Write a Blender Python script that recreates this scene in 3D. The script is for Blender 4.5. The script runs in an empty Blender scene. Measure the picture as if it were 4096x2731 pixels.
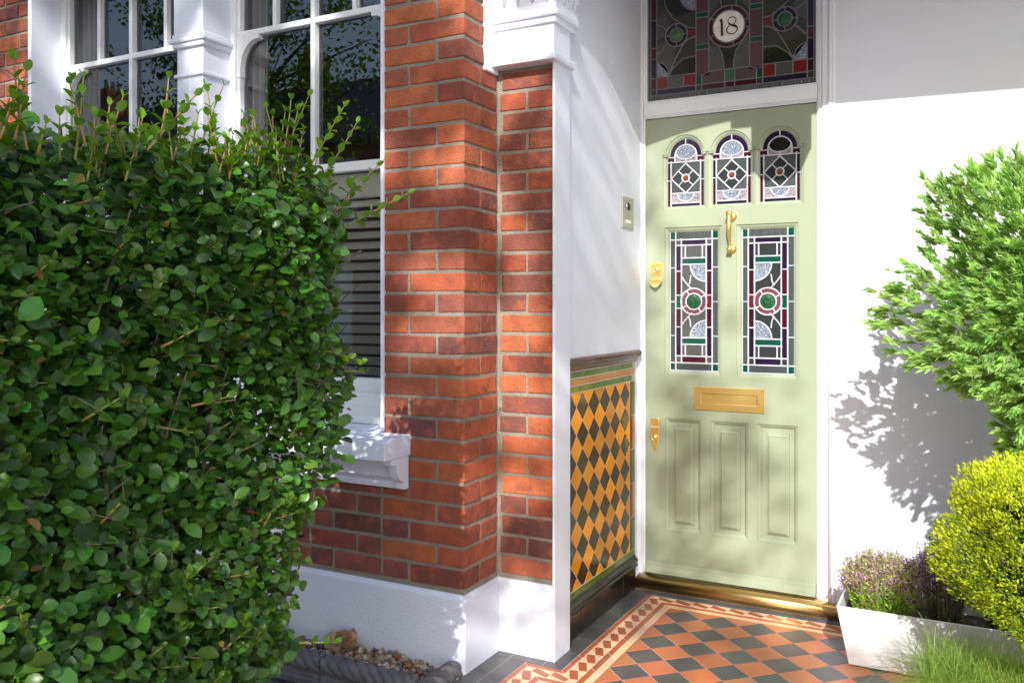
import bpy, bmesh, math, random
import numpy as np
from mathutils import Vector, Matrix
from mathutils.geometry import tessellate_polygon
random.seed(7); rng = np.random.default_rng(7)
R = math.radians
scene = bpy.context.scene

# ------------------------------------------------------------------ camera
cam = bpy.data.cameras.new('camera'); co = bpy.data.objects.new('camera', cam)
scene.collection.objects.link(co); scene.camera = co
co.location = (0, 0, 1.30); co.rotation_euler = (R(90), 0, R(28.05))
cam.sensor_width = 36; cam.lens = 30.765; cam.shift_y = -0.0355
cam.clip_start = 0.05; cam.clip_end = 300
# ------------------------------------------------------------------ light
SUN = Vector((0.30, -1.0, 0.66)).normalized()
elev = math.asin(SUN.z); rot = math.atan2(SUN.x, SUN.y)
w = bpy.data.worlds.new('World'); scene.world = w; w.use_nodes = True
wn = w.node_tree; sky = wn.nodes.new('ShaderNodeTexSky'); sky.sky_type = 'NISHITA'
sky.sun_disc = False; sky.sun_elevation = elev; sky.sun_rotation = rot
sky.air_density = 1.0; sky.dust_density = 1.5; sky.ozone_density = 1.0
bg = wn.nodes['Background']; bg.inputs[1].default_value = 0.15
wn.links.new(sky.outputs[0], bg.inputs[0])
sl = bpy.data.lights.new('sun', 'SUN'); sl.energy = 4.6; sl.angle = R(0.55); sl.color = (1.0, 0.975, 0.94)
so = bpy.data.objects.new('sun', sl); scene.collection.objects.link(so)
so.rotation_euler = SUN.to_track_quat('Z', 'Y').to_euler(); so.location = (2, -10, 12)
scene.view_settings.view_transform = 'Standard'; scene.view_settings.look = 'None'
scene.view_settings.exposure = 0.68; scene.view_settings.gamma = 1
scene.render.engine = 'CYCLES'

# ------------------------------------------------------------------ materials
def N(nt, t, **k):
    n = nt.nodes.new(t)
    for a, b in k.items():
        if a in n.inputs.keys(): n.inputs[a].default_value = b
        else: setattr(n, a, b)
    return n
def mat(name, col, rough=.5, metal=0, spec=.5, coat=0, bump=None, bdist=.002, var=None, attr=False, coat_rough=.03, aniso=0):
    """bump: list of (scale, strength[, stretch]); var: list of (scale, colour, amount, low, high) soft patches"""
    m = bpy.data.materials.new(name); m.use_nodes = True; nt = m.node_tree
    b = nt.nodes['Principled BSDF']; b.inputs['Roughness'].default_value = rough
    b.inputs['Metallic'].default_value = metal; b.inputs['Specular IOR Level'].default_value = spec
    b.inputs['Coat Weight'].default_value = coat; b.inputs['Coat Roughness'].default_value = coat_rough
    geo = N(nt, 'ShaderNodeTexCoord')
    if attr:
        a = N(nt, 'ShaderNodeAttribute'); a.attribute_name = 'Col'; src = a.outputs['Color']
    else:
        rgb = N(nt, 'ShaderNodeRGB'); rgb.outputs[0].default_value = (*col, 1); src = rgb.outputs[0]
    vec = geo.outputs['Object']
    if attr:
        sc_ = N(nt, 'ShaderNodeVectorMath'); sc_.operation = 'MULTIPLY_ADD'; sc_.inputs[1].default_value = (41, 67, 53)
        nt.links.new(a.outputs['Color'], sc_.inputs[0]); nt.links.new(vec, sc_.inputs[2]); vec = sc_.outputs[0]
    for v in (var or []):
        sc, c2, amt, lo, hi = v[:5]
        n = N(nt, 'ShaderNodeTexNoise'); n.inputs['Scale'].default_value = sc; n.inputs['Detail'].default_value = 5
        n.inputs['Roughness'].default_value = .6
        mp = N(nt, 'ShaderNodeMapping'); mp.inputs['Location'].default_value = (sc*.37, sc*.11, 3.3)
        if len(v) > 5: mp.inputs['Scale'].default_value = v[5]
        nt.links.new(vec, mp.inputs[0]); nt.links.new(mp.outputs[0], n.inputs['Vector'])
        r = N(nt, 'ShaderNodeMapRange'); r.inputs['From Min'].default_value = lo; r.inputs['From Max'].default_value = hi
        r.inputs['To Max'].default_value = amt; nt.links.new(n.outputs[0], r.inputs['Value'])
        mx = N(nt, 'ShaderNodeMix', data_type='RGBA'); mx.inputs['B'].default_value = (*c2, 1)
        for i in mx.inputs:
            if i.name == 'B' and i.type == 'RGBA': i.default_value = (*c2, 1)
        A = [i for i in mx.inputs if i.name == 'A' and i.type == 'RGBA'][0]
        nt.links.new(src, A); nt.links.new(r.outputs[0], mx.inputs[0])
        src = [o for o in mx.outputs if o.type == 'RGBA'][0]
    nt.links.new(src, b.inputs['Base Color'])
    prev = None
    for bb in (bump or []):
        n = N(nt, 'ShaderNodeTexNoise'); n.inputs['Scale'].default_value = bb[0]; n.inputs['Detail'].default_value = 4
        v = geo.outputs['Object']
        if len(bb) > 2:
            mp = N(nt, 'ShaderNodeMapping'); mp.inputs['Scale'].default_value = bb[2]
            nt.links.new(v, mp.inputs[0]); v = mp.outputs[0]
        nt.links.new(v, n.inputs['Vector'])
        bp = N(nt, 'ShaderNodeBump'); bp.inputs['Strength'].default_value = bb[1]; bp.inputs['Distance'].default_value = bdist
        nt.links.new(n.outputs[0], bp.inputs['Height'])
        if prev: nt.links.new(prev, bp.inputs['Normal'])
        prev = bp.outputs[0]
    if prev:
        nt.links.new(prev, b.inputs['Normal'])
        if coat: nt.links.new(prev, b.inputs['Coat Normal'])
    return m
def leafmat(name, rough=.36, trans=.3, spec=.5):
    m = bpy.data.materials.new(name); m.use_nodes = True; nt = m.node_tree
    b = nt.nodes['Principled BSDF']; b.inputs['Roughness'].default_value = rough; b.inputs['Specular IOR Level'].default_value = spec
    a = N(nt, 'ShaderNodeAttribute'); a.attribute_name = 'Col'
    nt.links.new(a.outputs['Color'], b.inputs['Base Color'])
    t = N(nt, 'ShaderNodeBsdfTranslucent'); h = N(nt, 'ShaderNodeHueSaturation')
    h.inputs['Saturation'].default_value = 1.15; h.inputs['Value'].default_value = 2.2; h.inputs['Hue'].default_value = .485
    nt.links.new(a.outputs['Color'], h.inputs['Color']); nt.links.new(h.outputs[0], t.inputs['Color'])
    mx = N(nt, 'ShaderNodeMixShader'); mx.inputs[0].default_value = trans
    nt.links.new(b.outputs[0], mx.inputs[1]); nt.links.new(t.outputs[0], mx.inputs[2])
    nt.links.new(mx.outputs[0], nt.nodes['Material Output'].inputs[0])
    return m
def glassmat(name, tint=(1, 1, 1), refl=1.5):
    m = bpy.data.materials.new(name); m.use_nodes = True; nt = m.node_tree
    nt.nodes.remove(nt.nodes['Principled BSDF'])
    g = N(nt, 'ShaderNodeBsdfGlossy'); g.inputs['Roughness'].default_value = 0.0
    t = N(nt, 'ShaderNodeBsdfTransparent'); t.inputs[0].default_value = (*tint, 1)
    fr = N(nt, 'ShaderNodeFresnel'); fr.inputs[0].default_value = refl
    mx = N(nt, 'ShaderNodeMixShader'); nt.links.new(fr.outputs[0], mx.inputs[0])
    nt.links.new(t.outputs[0], mx.inputs[1]); nt.links.new(g.outputs[0], mx.inputs[2])
    nt.links.new(mx.outputs[0], nt.nodes['Material Output'].inputs[0])
    return m
M = {}
M['brick'] = mat('brick', (.4, .14, .07), rough=.88, attr=True, bump=[(45, .8), (240, .8), (14, .4)], bdist=.006,
    var=[(13, (.13, .045, .03), .6, .45, .70), (18, (.54, .125, .035), .45, .50, .66), (50, (.10, .045, .032), .35, .55, .70), (120, (.40, .27, .18), .3, .62, .75)])
M['brick_weathered'] = M['brick']
M['mortar'] = mat('mortar', (.29, .245, .19), rough=.95, bump=[(50, .9), (250, .9)], bdist=.007, var=[(12, (.22, .19, .15), .7, .45, .65), (200, (.5, .45, .37), .5, .55, .7)])
M['paint'] = mat('white_masonry_paint', (.74, .76, .85), rough=.55, bump=[(25, .12), (140, .18)], bdist=.003, var=[(3, (.74, .74, .75), .5, .45, .7)])
M['render'] = mat('white_render', (.74, .76, .85), rough=.6, bump=[(160, .8), (60, .35)], bdist=.004, var=[(4, (.70, .70, .72), .5, .45, .7)])
M['plaster'] = mat('white_plaster', (.74, .76, .85), rough=.5, bump=[(5, .5), (22, .25), (120, .2)], bdist=.005, var=[(2, (.71, .73, .81), .5, .4, .7)])
M['gloss'] = mat('white_gloss_paint', (.79, .795, .84), rough=.28, coat=.3, bump=[(30, .06)])
M['door'] = mat('sage_paint', (.305, .345, .238), rough=.24, coat=.35, coat_rough=.12, bump=[(18, .05), (500, .03, (1, 1, .05))])
M['brass'] = mat('brass', (.86, .60, .20), rough=.40, metal=1, bump=[(20, .06), (600, .05, (.05, 1, 1))])
M['brass_sill'] = mat('polished_brass_sill', (.66, .45, .17), rough=.33, metal=1, bump=[(9, .15), (300, .12, (.03, 1, 1))], var=[(5, (.30, .17, .05), .8, .48, .68, (.4, 1, 1))])
M['brass_dark'] = mat('shadow_brass', (.12, .08, .03), rough=.5, metal=.6)
M['came'] = mat('lead_came', (.54, .54, .58), rough=.45, metal=.15, bump=[(120, .5), (40, .4)], bdist=.002)
M['came_dark'] = mat('lead_came_dull', (.17, .165, .18), rough=.5, metal=.2, bump=[(120, .5)], bdist=.002)
def gl(n, c, rough=.05, bump=((30, .25),), bd=.002, **k): M[n] = mat(n, c, rough=rough, coat=0, bump=list(bump), bdist=bd, **k)
gl('glass_clear', (.028, .032, .034)); gl('glass_grey', (.07, .07, .066)); gl('glass_purple', (.016, .008, .026))
gl('glass_maroon', (.045, .006, .012)); gl('glass_red', (.14, .012, .018)); gl('glass_green', (.004, .055, .036)); gl('glass_dark', (.012, .012, .008))
gl('glass_olive', (.035, .035, .024)); gl('glass_mauve', (.075, .034, .04), rough=.2, bump=((220, .8),)); gl('glass_pink', (.15, .045, .065), rough=.15, bump=((90, .6),))
gl('glass_ribbed', (.05, .06, .06), rough=.12, bump=((130, .9, (1, 1, .02)),), bd=.004)
gl('glass_ribbed_level', (.05, .06, .06), rough=.12, bump=((130, .9, (.02, 1, 1)),), bd=.004)
gl('glass_frosted', (.24, .28, .36), rough=.16, spec=.8, bump=((230, 1.0), (90, 1.0)), bd=.012, var=[(160, (.75, .8, .9), .8, .55, .62), (90, (.10, .12, .18), .7, .55, .62)])  # glitter painted in: bluish base with pale and dark flecks
gl('glass_lace', (.30, .26, .29), rough=.15, bump=((260, 1.0), (90, .8)), bd=.006, var=[(110, (.03, .015, .02), .9, .55, .62)])
gl('glass_jewel', (.008, .075, .028), rough=.05, bump=((160, .9),), bd=.004); gl('glass_amber', (.22, .045, .006), rough=.05)
gl('glass_bull', (.05, .13, .04), rough=.06, bump=((60, .6),))
M['opal'] = mat('opal_glass', (.86, .83, .78), rough=.2, var=[(20, (.55, .5, .44), .5, .45, .6)])
M['black'] = mat('black_paint', (.012, .011, .011), rough=.3)
def tile(n, c, rough=.08, **k): M[n] = mat(n, c, rough=.35, spec=.05, coat=.75, coat_rough=.03, bump=[(14, .28), (60, .1)], bdist=.0025, **k)
tile('glaze_amber', (.62, .27, .012), attr=True); tile('glaze_brown', (.038, .020, .012)); tile('glaze_green', (.10, .17, .02), var=[(30, (.05, .10, .01), .6, .4, .65)])
tile('glaze_orange', (.50, .20, .06), var=[(30, (.40, .14, .03), .6, .4, .65)]); tile('glaze_black', (.012, .009, .008)); tile('glaze_maroon', (.085, .010, .016))
tile('glaze_pale', (.42, .40, .33)); tile('glaze_olive', (.035, .045, .035))
M['grout'] = mat('grout', (.55, .52, .46), rough=.9, bump=[(200, .4)]); M['grout_pale'] = mat('grout_wall', (.62, .56, .44), rough=.8)
M['floor_t'] = mat('unglazed_floor_tile', (.4, .2, .1), rough=.36, attr=True, spec=.45, bump=[(50, .12), (400, .15)], var=[(6, (.30, .24, .2), .18, .45, .7)])
M['slate'] = mat('dark_slab', (.062, .062, .072), rough=.75, bump=[(80, .5), (400, .5)], bdist=.002, var=[(8, (.10, .10, .11), .6, .4, .7)])
M['rope'] = mat('grey_terracotta', (.125, .115, .115), rough=.85, bump=[(200, .6), (40, .3)], bdist=.002, var=[(15, (.20, .185, .175), .6, .45, .65), (30, (.06, .055, .055), .5, .55, .7)])
M['soil'] = mat('soil', (.045, .035, .026), rough=.95, bump=[(60, 1), (200, 1)], bdist=.01, var=[(40, (.09, .06, .04), .7, .5, .6)])
M['stone'] = mat('gravel_stones', (.3, .2, .1), rough=.7, attr=True, bump=[(150, .5)], var=[(120, (.12, .09, .07), .6, .55, .68)])
M['steel'] = mat('brushed_steel', (.52, .50, .46), rough=.35, metal=.75, bump=[(400, .1, (1, 1, .05))])
M['steel_dark'] = mat('engraved_grey', (.16, .155, .15), rough=.5)
M['lens'] = mat('camera_lens', (.01, .01, .012), rough=.05, coat=1)
M['planter'] = mat('white_planter', (.80, .80, .81), rough=.35, bump=[(12, .1)])
M['bark'] = mat('bark', (.12, .09, .06), rough=.9, bump=[(40, .8, (1, 1, .3))], bdist=.01, var=[(20, (.2, .16, .11), .6, .45, .65)])
M['twig'] = mat('young_twig', (.30, .17, .06), rough=.7, var=[(12, (.16, .22, .05), .8, .45, .55)])
M['leaf'] = leafmat('leaf'); M['leaf_soft'] = leafmat('soft_leaf', rough=.5, trans=.4, spec=.35); M['needle'] = leafmat('needle', rough=.6, trans=.3, spec=.2)
M['petal'] = leafmat('petal', rough=.7, trans=.3, spec=.1)
M['blind'] = mat('blind_slat', (.84, .88, .86), rough=.4); M['curtain'] = mat('curtain', (.55, .56, .58), rough=.9, bump=[(300, .3)])
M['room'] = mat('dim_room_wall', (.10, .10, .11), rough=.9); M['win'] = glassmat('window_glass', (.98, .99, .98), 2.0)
M['upvc'] = mat('white_window_paint', (.78, .79, .80), rough=.3, coat=.2, bump=[(20, .05)])
M['housebrick'] = mat('far_brick', (.30, .10, .06), rough=.9, var=[(3, (.18, .07, .045), .7, .4, .65)], bump=[(20, .5)])
M['roofslate'] = mat('roof_slate', (.13, .125, .13), rough=.6, var=[(8, (.07, .07, .08), .8, .4, .6, (1, 1, 6))], bump=[(10, .8, (.6, .6, 4))], bdist=.03)
M['asphalt'] = mat('asphalt', (.085, .085, .09), rough=.9, bump=[(120, .6)], var=[(2, (.08, .08, .08), .6, .4, .7)])
M['paving'] = mat('pavement_slabs', (.36, .36, .37), rough=.9, bump=[(60, .4)], var=[(3, (.16, .155, .15), .7, .4, .65)])
M['dryleaf'] = mat('dry_leaf', (.30, .19, .09), rough=.8, bump=[(60, .6)], var=[(40, (.16, .09, .04), .8, .45, .6)])
M['red_wall'] = mat('sill_shadow', (.3, .3, .3))

# ------------------------------------------------------------------ builders
def tag(o, label=None, cat=None, group=None, kind=None):
    if label: o['label'] = label
    if cat: o['category'] = cat
    if group: o['group'] = group
    if kind: o['kind'] = kind
    return o
def empty(name, loc, label, cat, group=None):
    o = bpy.data.objects.new(name, None); scene.collection.objects.link(o); o.location = loc
    o.empty_display_size = .1; bpy.context.view_layer.update() if False else None
    return tag(o, label, cat, group)
class MB:
    def __init__(s): s.v = []; s.f = []; s.m = []; s.c = []; s.mats = []; s.sm = []
    def mi(s, m):
        if m not in s.mats: s.mats.append(m)
        return s.mats.index(m)
    def add(s, vs, fs, m, col=None, smooth=False):
        k = len(s.v); s.v += [tuple(p) for p in vs]; s.c += [col or (.5, .5, .5)]*len(vs)
        i = s.mi(m)
        for f in fs: s.f.append([k+q for q in f]); s.m.append(i); s.sm.append(smooth)
    def box(s, a, b, m, col=None, jit=0, ch=0):
        x0, y0, z0 = [min(p, q) for p, q in zip(a, b)]; x1, y1, z1 = [max(p, q) for p, q in zip(a, b)]
        j = lambda: random.uniform(-jit, jit) if jit else 0
        if ch:
            bm = bmesh.new(); bmesh.ops.create_cube(bm, size=1)
            for v in bm.verts:
                v.co = Vector((x0+(x1-x0)*(v.co.x+.5)+j(), y0+(y1-y0)*(v.co.y+.5)+j()*.5, z0+(z1-z0)*(v.co.z+.5)+j()))
            bmesh.ops.bevel(bm, geom=bm.edges[:], offset=ch, segments=2, affect='EDGES', profile=.6)
            bm.verts.index_update()
            s.add([v.co.copy() for v in bm.verts], [[v.index for v in f.verts] for f in bm.faces], m, col); bm.free(); return
        vs = [(x, y, z) for x in (x0, x1) for y in (y0, y1) for z in (z0, z1)]
        vs = [(p[0]+j(), p[1]+j(), p[2]+j()) for p in vs]
        s.add(vs, [(0, 1, 3, 2), (4, 6, 7, 5), (0, 4, 5, 1), (2, 3, 7, 6), (0, 2, 6, 4), (1, 5, 7, 3)], m, col)
    def prism(s, loop, axis, a, b, m, col=None, caps=True):
        """loop of 2D points, extruded along axis from a to b. axis 'x': (y,z); 'y': (x,z); 'z': (x,y)"""
        def P(p, t): return {'x': (t, p[0], p[1]), 'y': (p[0], t, p[1]), 'z': (p[0], p[1], t)}[axis]
        n = len(loop); vs = [P(p, a) for p in loop]+[P(p, b) for p in loop]
        fs = [(i, (i+1) % n, n+(i+1) % n, n+i) for i in range(n)]
        if caps:
            tri = tessellate_polygon([[Vector((p[0], p[1], 0)) for p in loop]])
            fs += [tuple(t) for t in tri]+[tuple(n+q for q in t) for t in tri]
        s.add(vs, fs, m, col)
    def tube(s, path, rad, m, n=10, col=None, sc=(1, 1), caps=True):
        path = [Vector(p) for p in path]
        if not isinstance(rad, (list, tuple)): rad = [rad]*len(path)
        vs = []; up = None
        for i, p in enumerate(path):
            t = (path[min(i+1, len(path)-1)]-path[max(i-1, 0)]).normalized()
            if up is None: up = Vector((0, 0, 1)) if abs(t.z) < .9 else Vector((1, 0, 0))
            a = t.cross(up).normalized(); b = a.cross(t).normalized(); up = b
            for k in range(n):
                th = 2*math.pi*k/n; vs.append(p+(a*math.cos(th)*sc[0]+b*math.sin(th)*sc[1])*rad[i])
        fs = [(i*n+k, i*n+(k+1) % n, (i+1)*n+(k+1) % n, (i+1)*n+k) for i in range(len(path)-1) for k in range(n)]
        if caps: fs += [tuple(range(n)), tuple(range((len(path)-1)*n, len(path)*n))]
        s.add(vs, fs, m, col, True)
    def lathe(s, c, axis, prof, m, n=28, col=None, smooth=True):
        """prof: (radius, offset along axis) ; axis unit vector"""
        c = Vector(c); ax = Vector(axis).normalized(); a = ax.orthogonal().normalized(); b = ax.cross(a)
        vs = []
        for r, h in prof:
            for k in range(n):
                th = 2*math.pi*k/n; vs.append(c+ax*h+(a*math.cos(th)+b*math.sin(th))*max(r, 1e-5))
        fs = [(i*n+k, i*n+(k+1) % n, (i+1)*n+(k+1) % n, (i+1)*n+k) for i in range(len(prof)-1) for k in range(n)]
        s.add(vs, fs, m, col, smooth)
    def holes(s, outer, loops, y, m):
        allp = [outer]+loops
        tri = tessellate_polygon([[Vector((p[0], p[1], 0)) for p in l] for l in allp])
        vs = [(p[0], y, p[1]) for l in allp for p in l]
        s.add(vs, [tuple(t) for t in tri], m)
    def ring(s, loop, prof, y, m, close=True, mclose=None):
        """sweep an inward profile round a loop in the xz plane. prof: (inset, depth into +y)"""
        ls = [offset(loop, i) for i, d in prof]; n = len(loop); vs = []
        for l, (i, d) in zip(ls, prof): vs += [(p[0], y+d, p[1]) for p in l]
        fs = [(r*n+k, r*n+(k+1) % n, (r+1)*n+(k+1) % n, (r+1)*n+k) for r in range(len(prof)-1) for k in range(n)]
        s.add(vs, fs, m)
        if close:
            l = ls[-1]; tri = tessellate_polygon([[Vector((p[0], p[1], 0)) for p in l]])
            s.add([(p[0], y+prof[-1][1], p[1]) for p in l], [tuple(t) for t in tri], mclose or m)
        return ls[-1]
    def build(s, name, parent=None, bevel=0, seg=2, smooth_all=False, angle=None):
        me = bpy.data.meshes.new(name); me.from_pydata(s.v, [], s.f)
        for m in s.mats: me.materials.append(m)
        me.polygons.foreach_set('material_index', s.m); me.polygons.foreach_set('use_smooth', [True]*len(s.f) if smooth_all else s.sm)
        ca = me.attributes.new('Col', 'FLOAT_COLOR', 'POINT')
        ca.data.foreach_set('color', np.array([(*c, 1) for c in s.c], dtype=np.float32).ravel())
        me.update()
        bm = bmesh.new(); bm.from_mesh(me); bmesh.ops.recalc_face_normals(bm, faces=bm.faces[:]); bm.to_mesh(me); bm.free()
        o = bpy.data.objects.new(name, me); scene.collection.objects.link(o)
        if bevel:
            b = o.modifiers.new('bevel', 'BEVEL'); b.width = bevel; b.segments = seg; b.limit_method = 'ANGLE'; b.angle_limit = R(35)
        if parent: o.parent = parent; o.matrix_parent_inverse = Matrix.Translation(-parent.location)
        return o
def area(l): return sum(l[i][0]*l[(i+1) % len(l)][1]-l[(i+1) % len(l)][0]*l[i][1] for i in range(len(l)))/2
def offset(loop, d):
    n = len(loop); sgn = 1 if area(loop) > 0 else -1; out = []
    for i in range(n):
        p0 = Vector(loop[i-1]); p1 = Vector(loop[i]); p2 = Vector(loop[(i+1) % n])
        e1 = (p1-p0).normalized(); e2 = (p2-p1).normalized()
        n1 = Vector((-e1.y, e1.x))*sgn; n2 = Vector((-e2.y, e2.x))*sgn
        b = n1+n2; k = b.length_squared
        b = b*(2/k) if k > .2 else n1
        out.append((p1.x+b.x*d, p1.y+b.y*d))
    return out
def rect(x0, z0, x1, z1): return [(x0, z0), (x1, z0), (x1, z1), (x0, z1)]
def arc(cx, cz, r, a0, a1, n=14, rz=None):
    return [(cx+r*math.cos(R(a0+(a1-a0)*i/n)), cz+(rz or r)*math.sin(R(a0+(a1-a0)*i/n))) for i in range(n+1)]
def text_on(mb, s, size, origin, m, ux=Vector((1, 0, 0)), uz=Vector((0, 0, 1)), out=Vector((0, -1, 0)), ext=.0006, spacing=1):
    cu = bpy.data.curves.new('t', 'FONT'); cu.body = s; cu.size = size; cu.extrude = ext; cu.align_x = 'CENTER'; cu.align_y = 'CENTER'; cu.space_character = spacing
    cu.resolution_u = 2
    o = bpy.data.objects.new('t', cu); scene.collection.objects.link(o); bpy.context.view_layer.update()
    me = o.to_mesh(); q = Vector(origin)
    mb.add([q+ux*v.co.x+uz*v.co.y+out*v.co.z for v in me.vertices], [tuple(p.vertices) for p in me.polygons], m)
    o.to_mesh_clear(); bpy.data.objects.remove(o); bpy.data.curves.remove(cu)

# instanced small shapes merged into one mesh (numpy)
def scatter(name, tmpl_v, tmpl_f, pos, rotm, scale, cols, m, parent=None, smooth=False, kind=None):
    tv = np.array(tmpl_v, dtype=np.float64); n = len(pos); k = len(tv)
    sc = np.asarray(scale); sc = sc.reshape(n, 1, -1)
    V = np.einsum('nij,nkj->nki', rotm, tv[None]*sc)+np.asarray(pos)[:, None, :]
    V = V.reshape(-1, 3)
    L = len(tmpl_f[0]); tf = np.array(tmpl_f); F = (tf[None]+(np.arange(n)*k)[:, None, None]).reshape(-1, L)
    me = bpy.data.meshes.new(name); me.vertices.add(len(V)); me.vertices.foreach_set('co', V.astype(np.float32).ravel())
    me.loops.add(F.size); me.loops.foreach_set('vertex_index', F.ravel().astype(np.int32))
    me.polygons.add(len(F)); me.polygons.foreach_set('loop_start', np.arange(0, F.size, L, dtype=np.int32))
    me.polygons.foreach_set('loop_total', np.full(len(F), L, dtype=np.int32))
    me.polygons.foreach_set('use_smooth', np.full(len(F), smooth))
    me.materials.append(m); me.update(calc_edges=True)
    C = np.repeat(np.asarray(cols), k, axis=0); C = np.concatenate([C, np.ones((len(C), 1))], 1).astype(np.float32)
    ca = me.attributes.new('Col', 'FLOAT_COLOR', 'POINT'); ca.data.foreach_set('color', C.ravel())
    me.validate()
    o = bpy.data.objects.new(name, me); scene.collection.objects.link(o)
    if parent: o.parent = parent; o.matrix_parent_inverse = Matrix.Translation(-parent.location)
    return o
def frames(nrm, along=None):
    """rotation matrices whose z axis is nrm and y axis is along (made perpendicular)"""
    nrm = nrm/np.linalg.norm(nrm, axis=1, keepdims=True)
    if along is None: along = rng.normal(size=nrm.shape)
    y = along-(along*nrm).sum(1, keepdims=True)*nrm; y /= np.linalg.norm(y, axis=1, keepdims=True)+1e-9
    x = np.cross(y, nrm)
    return np.stack([x, y, nrm], axis=2)
def frames_y(along, nrm):
    """y axis exactly along, z near nrm"""
    y = along/np.linalg.norm(along, axis=1, keepdims=True)
    z = nrm-(nrm*y).sum(1, keepdims=True)*y; z /= np.linalg.norm(z, axis=1, keepdims=True)+1e-9
    return np.stack([np.cross(y, z), y, z], axis=2)
# broad leaf: 1 long (y 0..1), folded along the midrib, curved
LV = []; LF = []
for i, (t, wd, dz) in enumerate([(0, .03, 0), (.18, .23, .035), (.48, .33, .03), (.80, .25, -.02), (1, .035, -.09)]):
    LV += [(-wd, t, dz+wd*.28), (0, t, dz), (wd, t, dz+wd*.28)]
for i in range(4):
    LF += [(i*3, i*3+1, i*3+4, i*3+3), (i*3+1, i*3+2, i*3+5, i*3+4)]
SV = [(0, 0, 0), (.10, .35, .03), (0, 1, -.05), (-.10, .35, .03)]; SF = [(0, 1, 2, 3)]
NV = [(-.05, 0, 0), (.05, 0, 0), (.02, 1, 0), (-.02, 1, 0)]; NF = [(0, 1, 2, 3)]
def ncol(base, n, amt=.25, hue=.1):
    c = np.array(base)[None]*(1+rng.normal(0, amt, (n, 1)))*(1+rng.normal(0, hue, (n, 3))); return np.clip(c, .004, 1)

# ================================================================== SETTING
def struct(o): o['kind'] = 'structure'; return o
g = MB(); g.box((-40, -40, -.3), (40, 30, -.095), M['asphalt']); struct(g.build('ground'))
g = MB(); g.box((-38, -3.4, -.03), (38, -1.4, -.012), M['paving']); g.box((-38, -3.55, -.03), (38, -3.404, -.008), M['paving']); struct(g.build('pavement'))
g = MB(); g.box((-9, -1.35, -.09), (-1.62, 2.40, -.062), M['slate'], ch=.004); struct(g.build('path'))
g = MB(); g.box((-5, 2.403, -.09), (-1.62, 2.66, -.066), M['soil']); struct(g.build('soil_bed'))

# -------- tiled porch floor: every tile is a real tile set in grout
fl = MB(); fl.box((-1.612, 1.5, -.11), (3.2, 3.86, -.0015), M['grout'])
fp = MB(); fp.box((-1.612, -1.38, -.11), (3.2, 1.498, -.004), M['paving']); struct(fp.build('front_path_bounce'))  # unseen stretch, paved pale to bounce neutral fill light
FT = M['floor_t']
BLK = (.068, .066, .066); RED = (.36, .088, .034); TER = (.45, .135, .052); CRM = (.66, .43, .25); BRN = (.34, .085, .035)
def ftile(poly, col, gap=.0011, z=.0):
    if abs(area(poly)) < 1e-5: return
    a = offset(poly, gap); b = offset(poly, gap+.0012)
    c = tuple(max(.003, q*(1+random.uniform(-.09, .09))) for q in col)
    zz = z+random.uniform(-.0002, .0003)
    n = len(a); vs = [(p[0], p[1], -.003) for p in a]+[(p[0], p[1], zz-.0007) for p in a]+[(p[0], p[1], zz) for p in b]
    fs = [(i, (i+1) % n, n+(i+1) % n, n+i) for i in range(n)]+[(n+i, n+(i+1) % n, 2*n+(i+1) % n, 2*n+i) for i in range(n)]+[tuple(range(2*n, 3*n))]
    fl.add(vs, fs, FT, c)
def clip(poly, fn):
    """clip a convex polygon to fn(p) >= 0"""
    out = []
    for i in range(len(poly)):
        p, q = poly[i], poly[(i+1) % len(poly)]; a, b = fn(p), fn(q)
        if a >= 0: out.append(p)
        if a*b < 0:
            t = a/(a-b); out.append((p[0]+(q[0]-p[0])*t, p[1]+(q[1]-p[1])*t))
    return out
# band that follows the building: outer line and parallel lines at increasing offsets
P0 = [(2.9, 3.760), (-1.312, 3.760), (-1.312, 2.838), (-1.458, 2.838), (-1.458, 1.5)]
def off_open(pts, d):
    n = len(pts); out = []
    for i in range(n):
        p = Vector(pts[i]); e1 = (p-Vector(pts[i-1])).normalized() if i else None
        e2 = (Vector(pts[i+1])-p).normalized() if i < n-1 else None
        n1 = Vector((-e1.y, e1.x)) if e1 else None; n2 = Vector((-e2.y, e2.x)) if e2 else None
        if n1 is None: b = n2
        elif n2 is None: b = n1
        else: b = n1+n2; b = b*(2/b.length_squared)
        out.append((p.x+b.x*d, p.y+b.y*d))
    return out
def strip_tiles(d0, d1, col, L, skip_back=False):
    A = off_open(P0, d0); B = off_open(P0, d1)
    for i in range(len(P0)-1):
        if skip_back and i == 0: continue
        ln = (Vector(A[i+1])-Vector(A[i])).length; k = max(1, round(ln/L))
        for j in range(k):
            t0, t1 = j/k, (j+1)/k
            lerp = lambda U, t: (U[i][0]+(U[i+1][0]-U[i][0])*t, U[i][1]+(U[i+1][1]-U[i][1])*t)
            ftile([lerp(A, t0), lerp(A, t1), lerp(B, t1), lerp(B, t0)], col)
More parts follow.
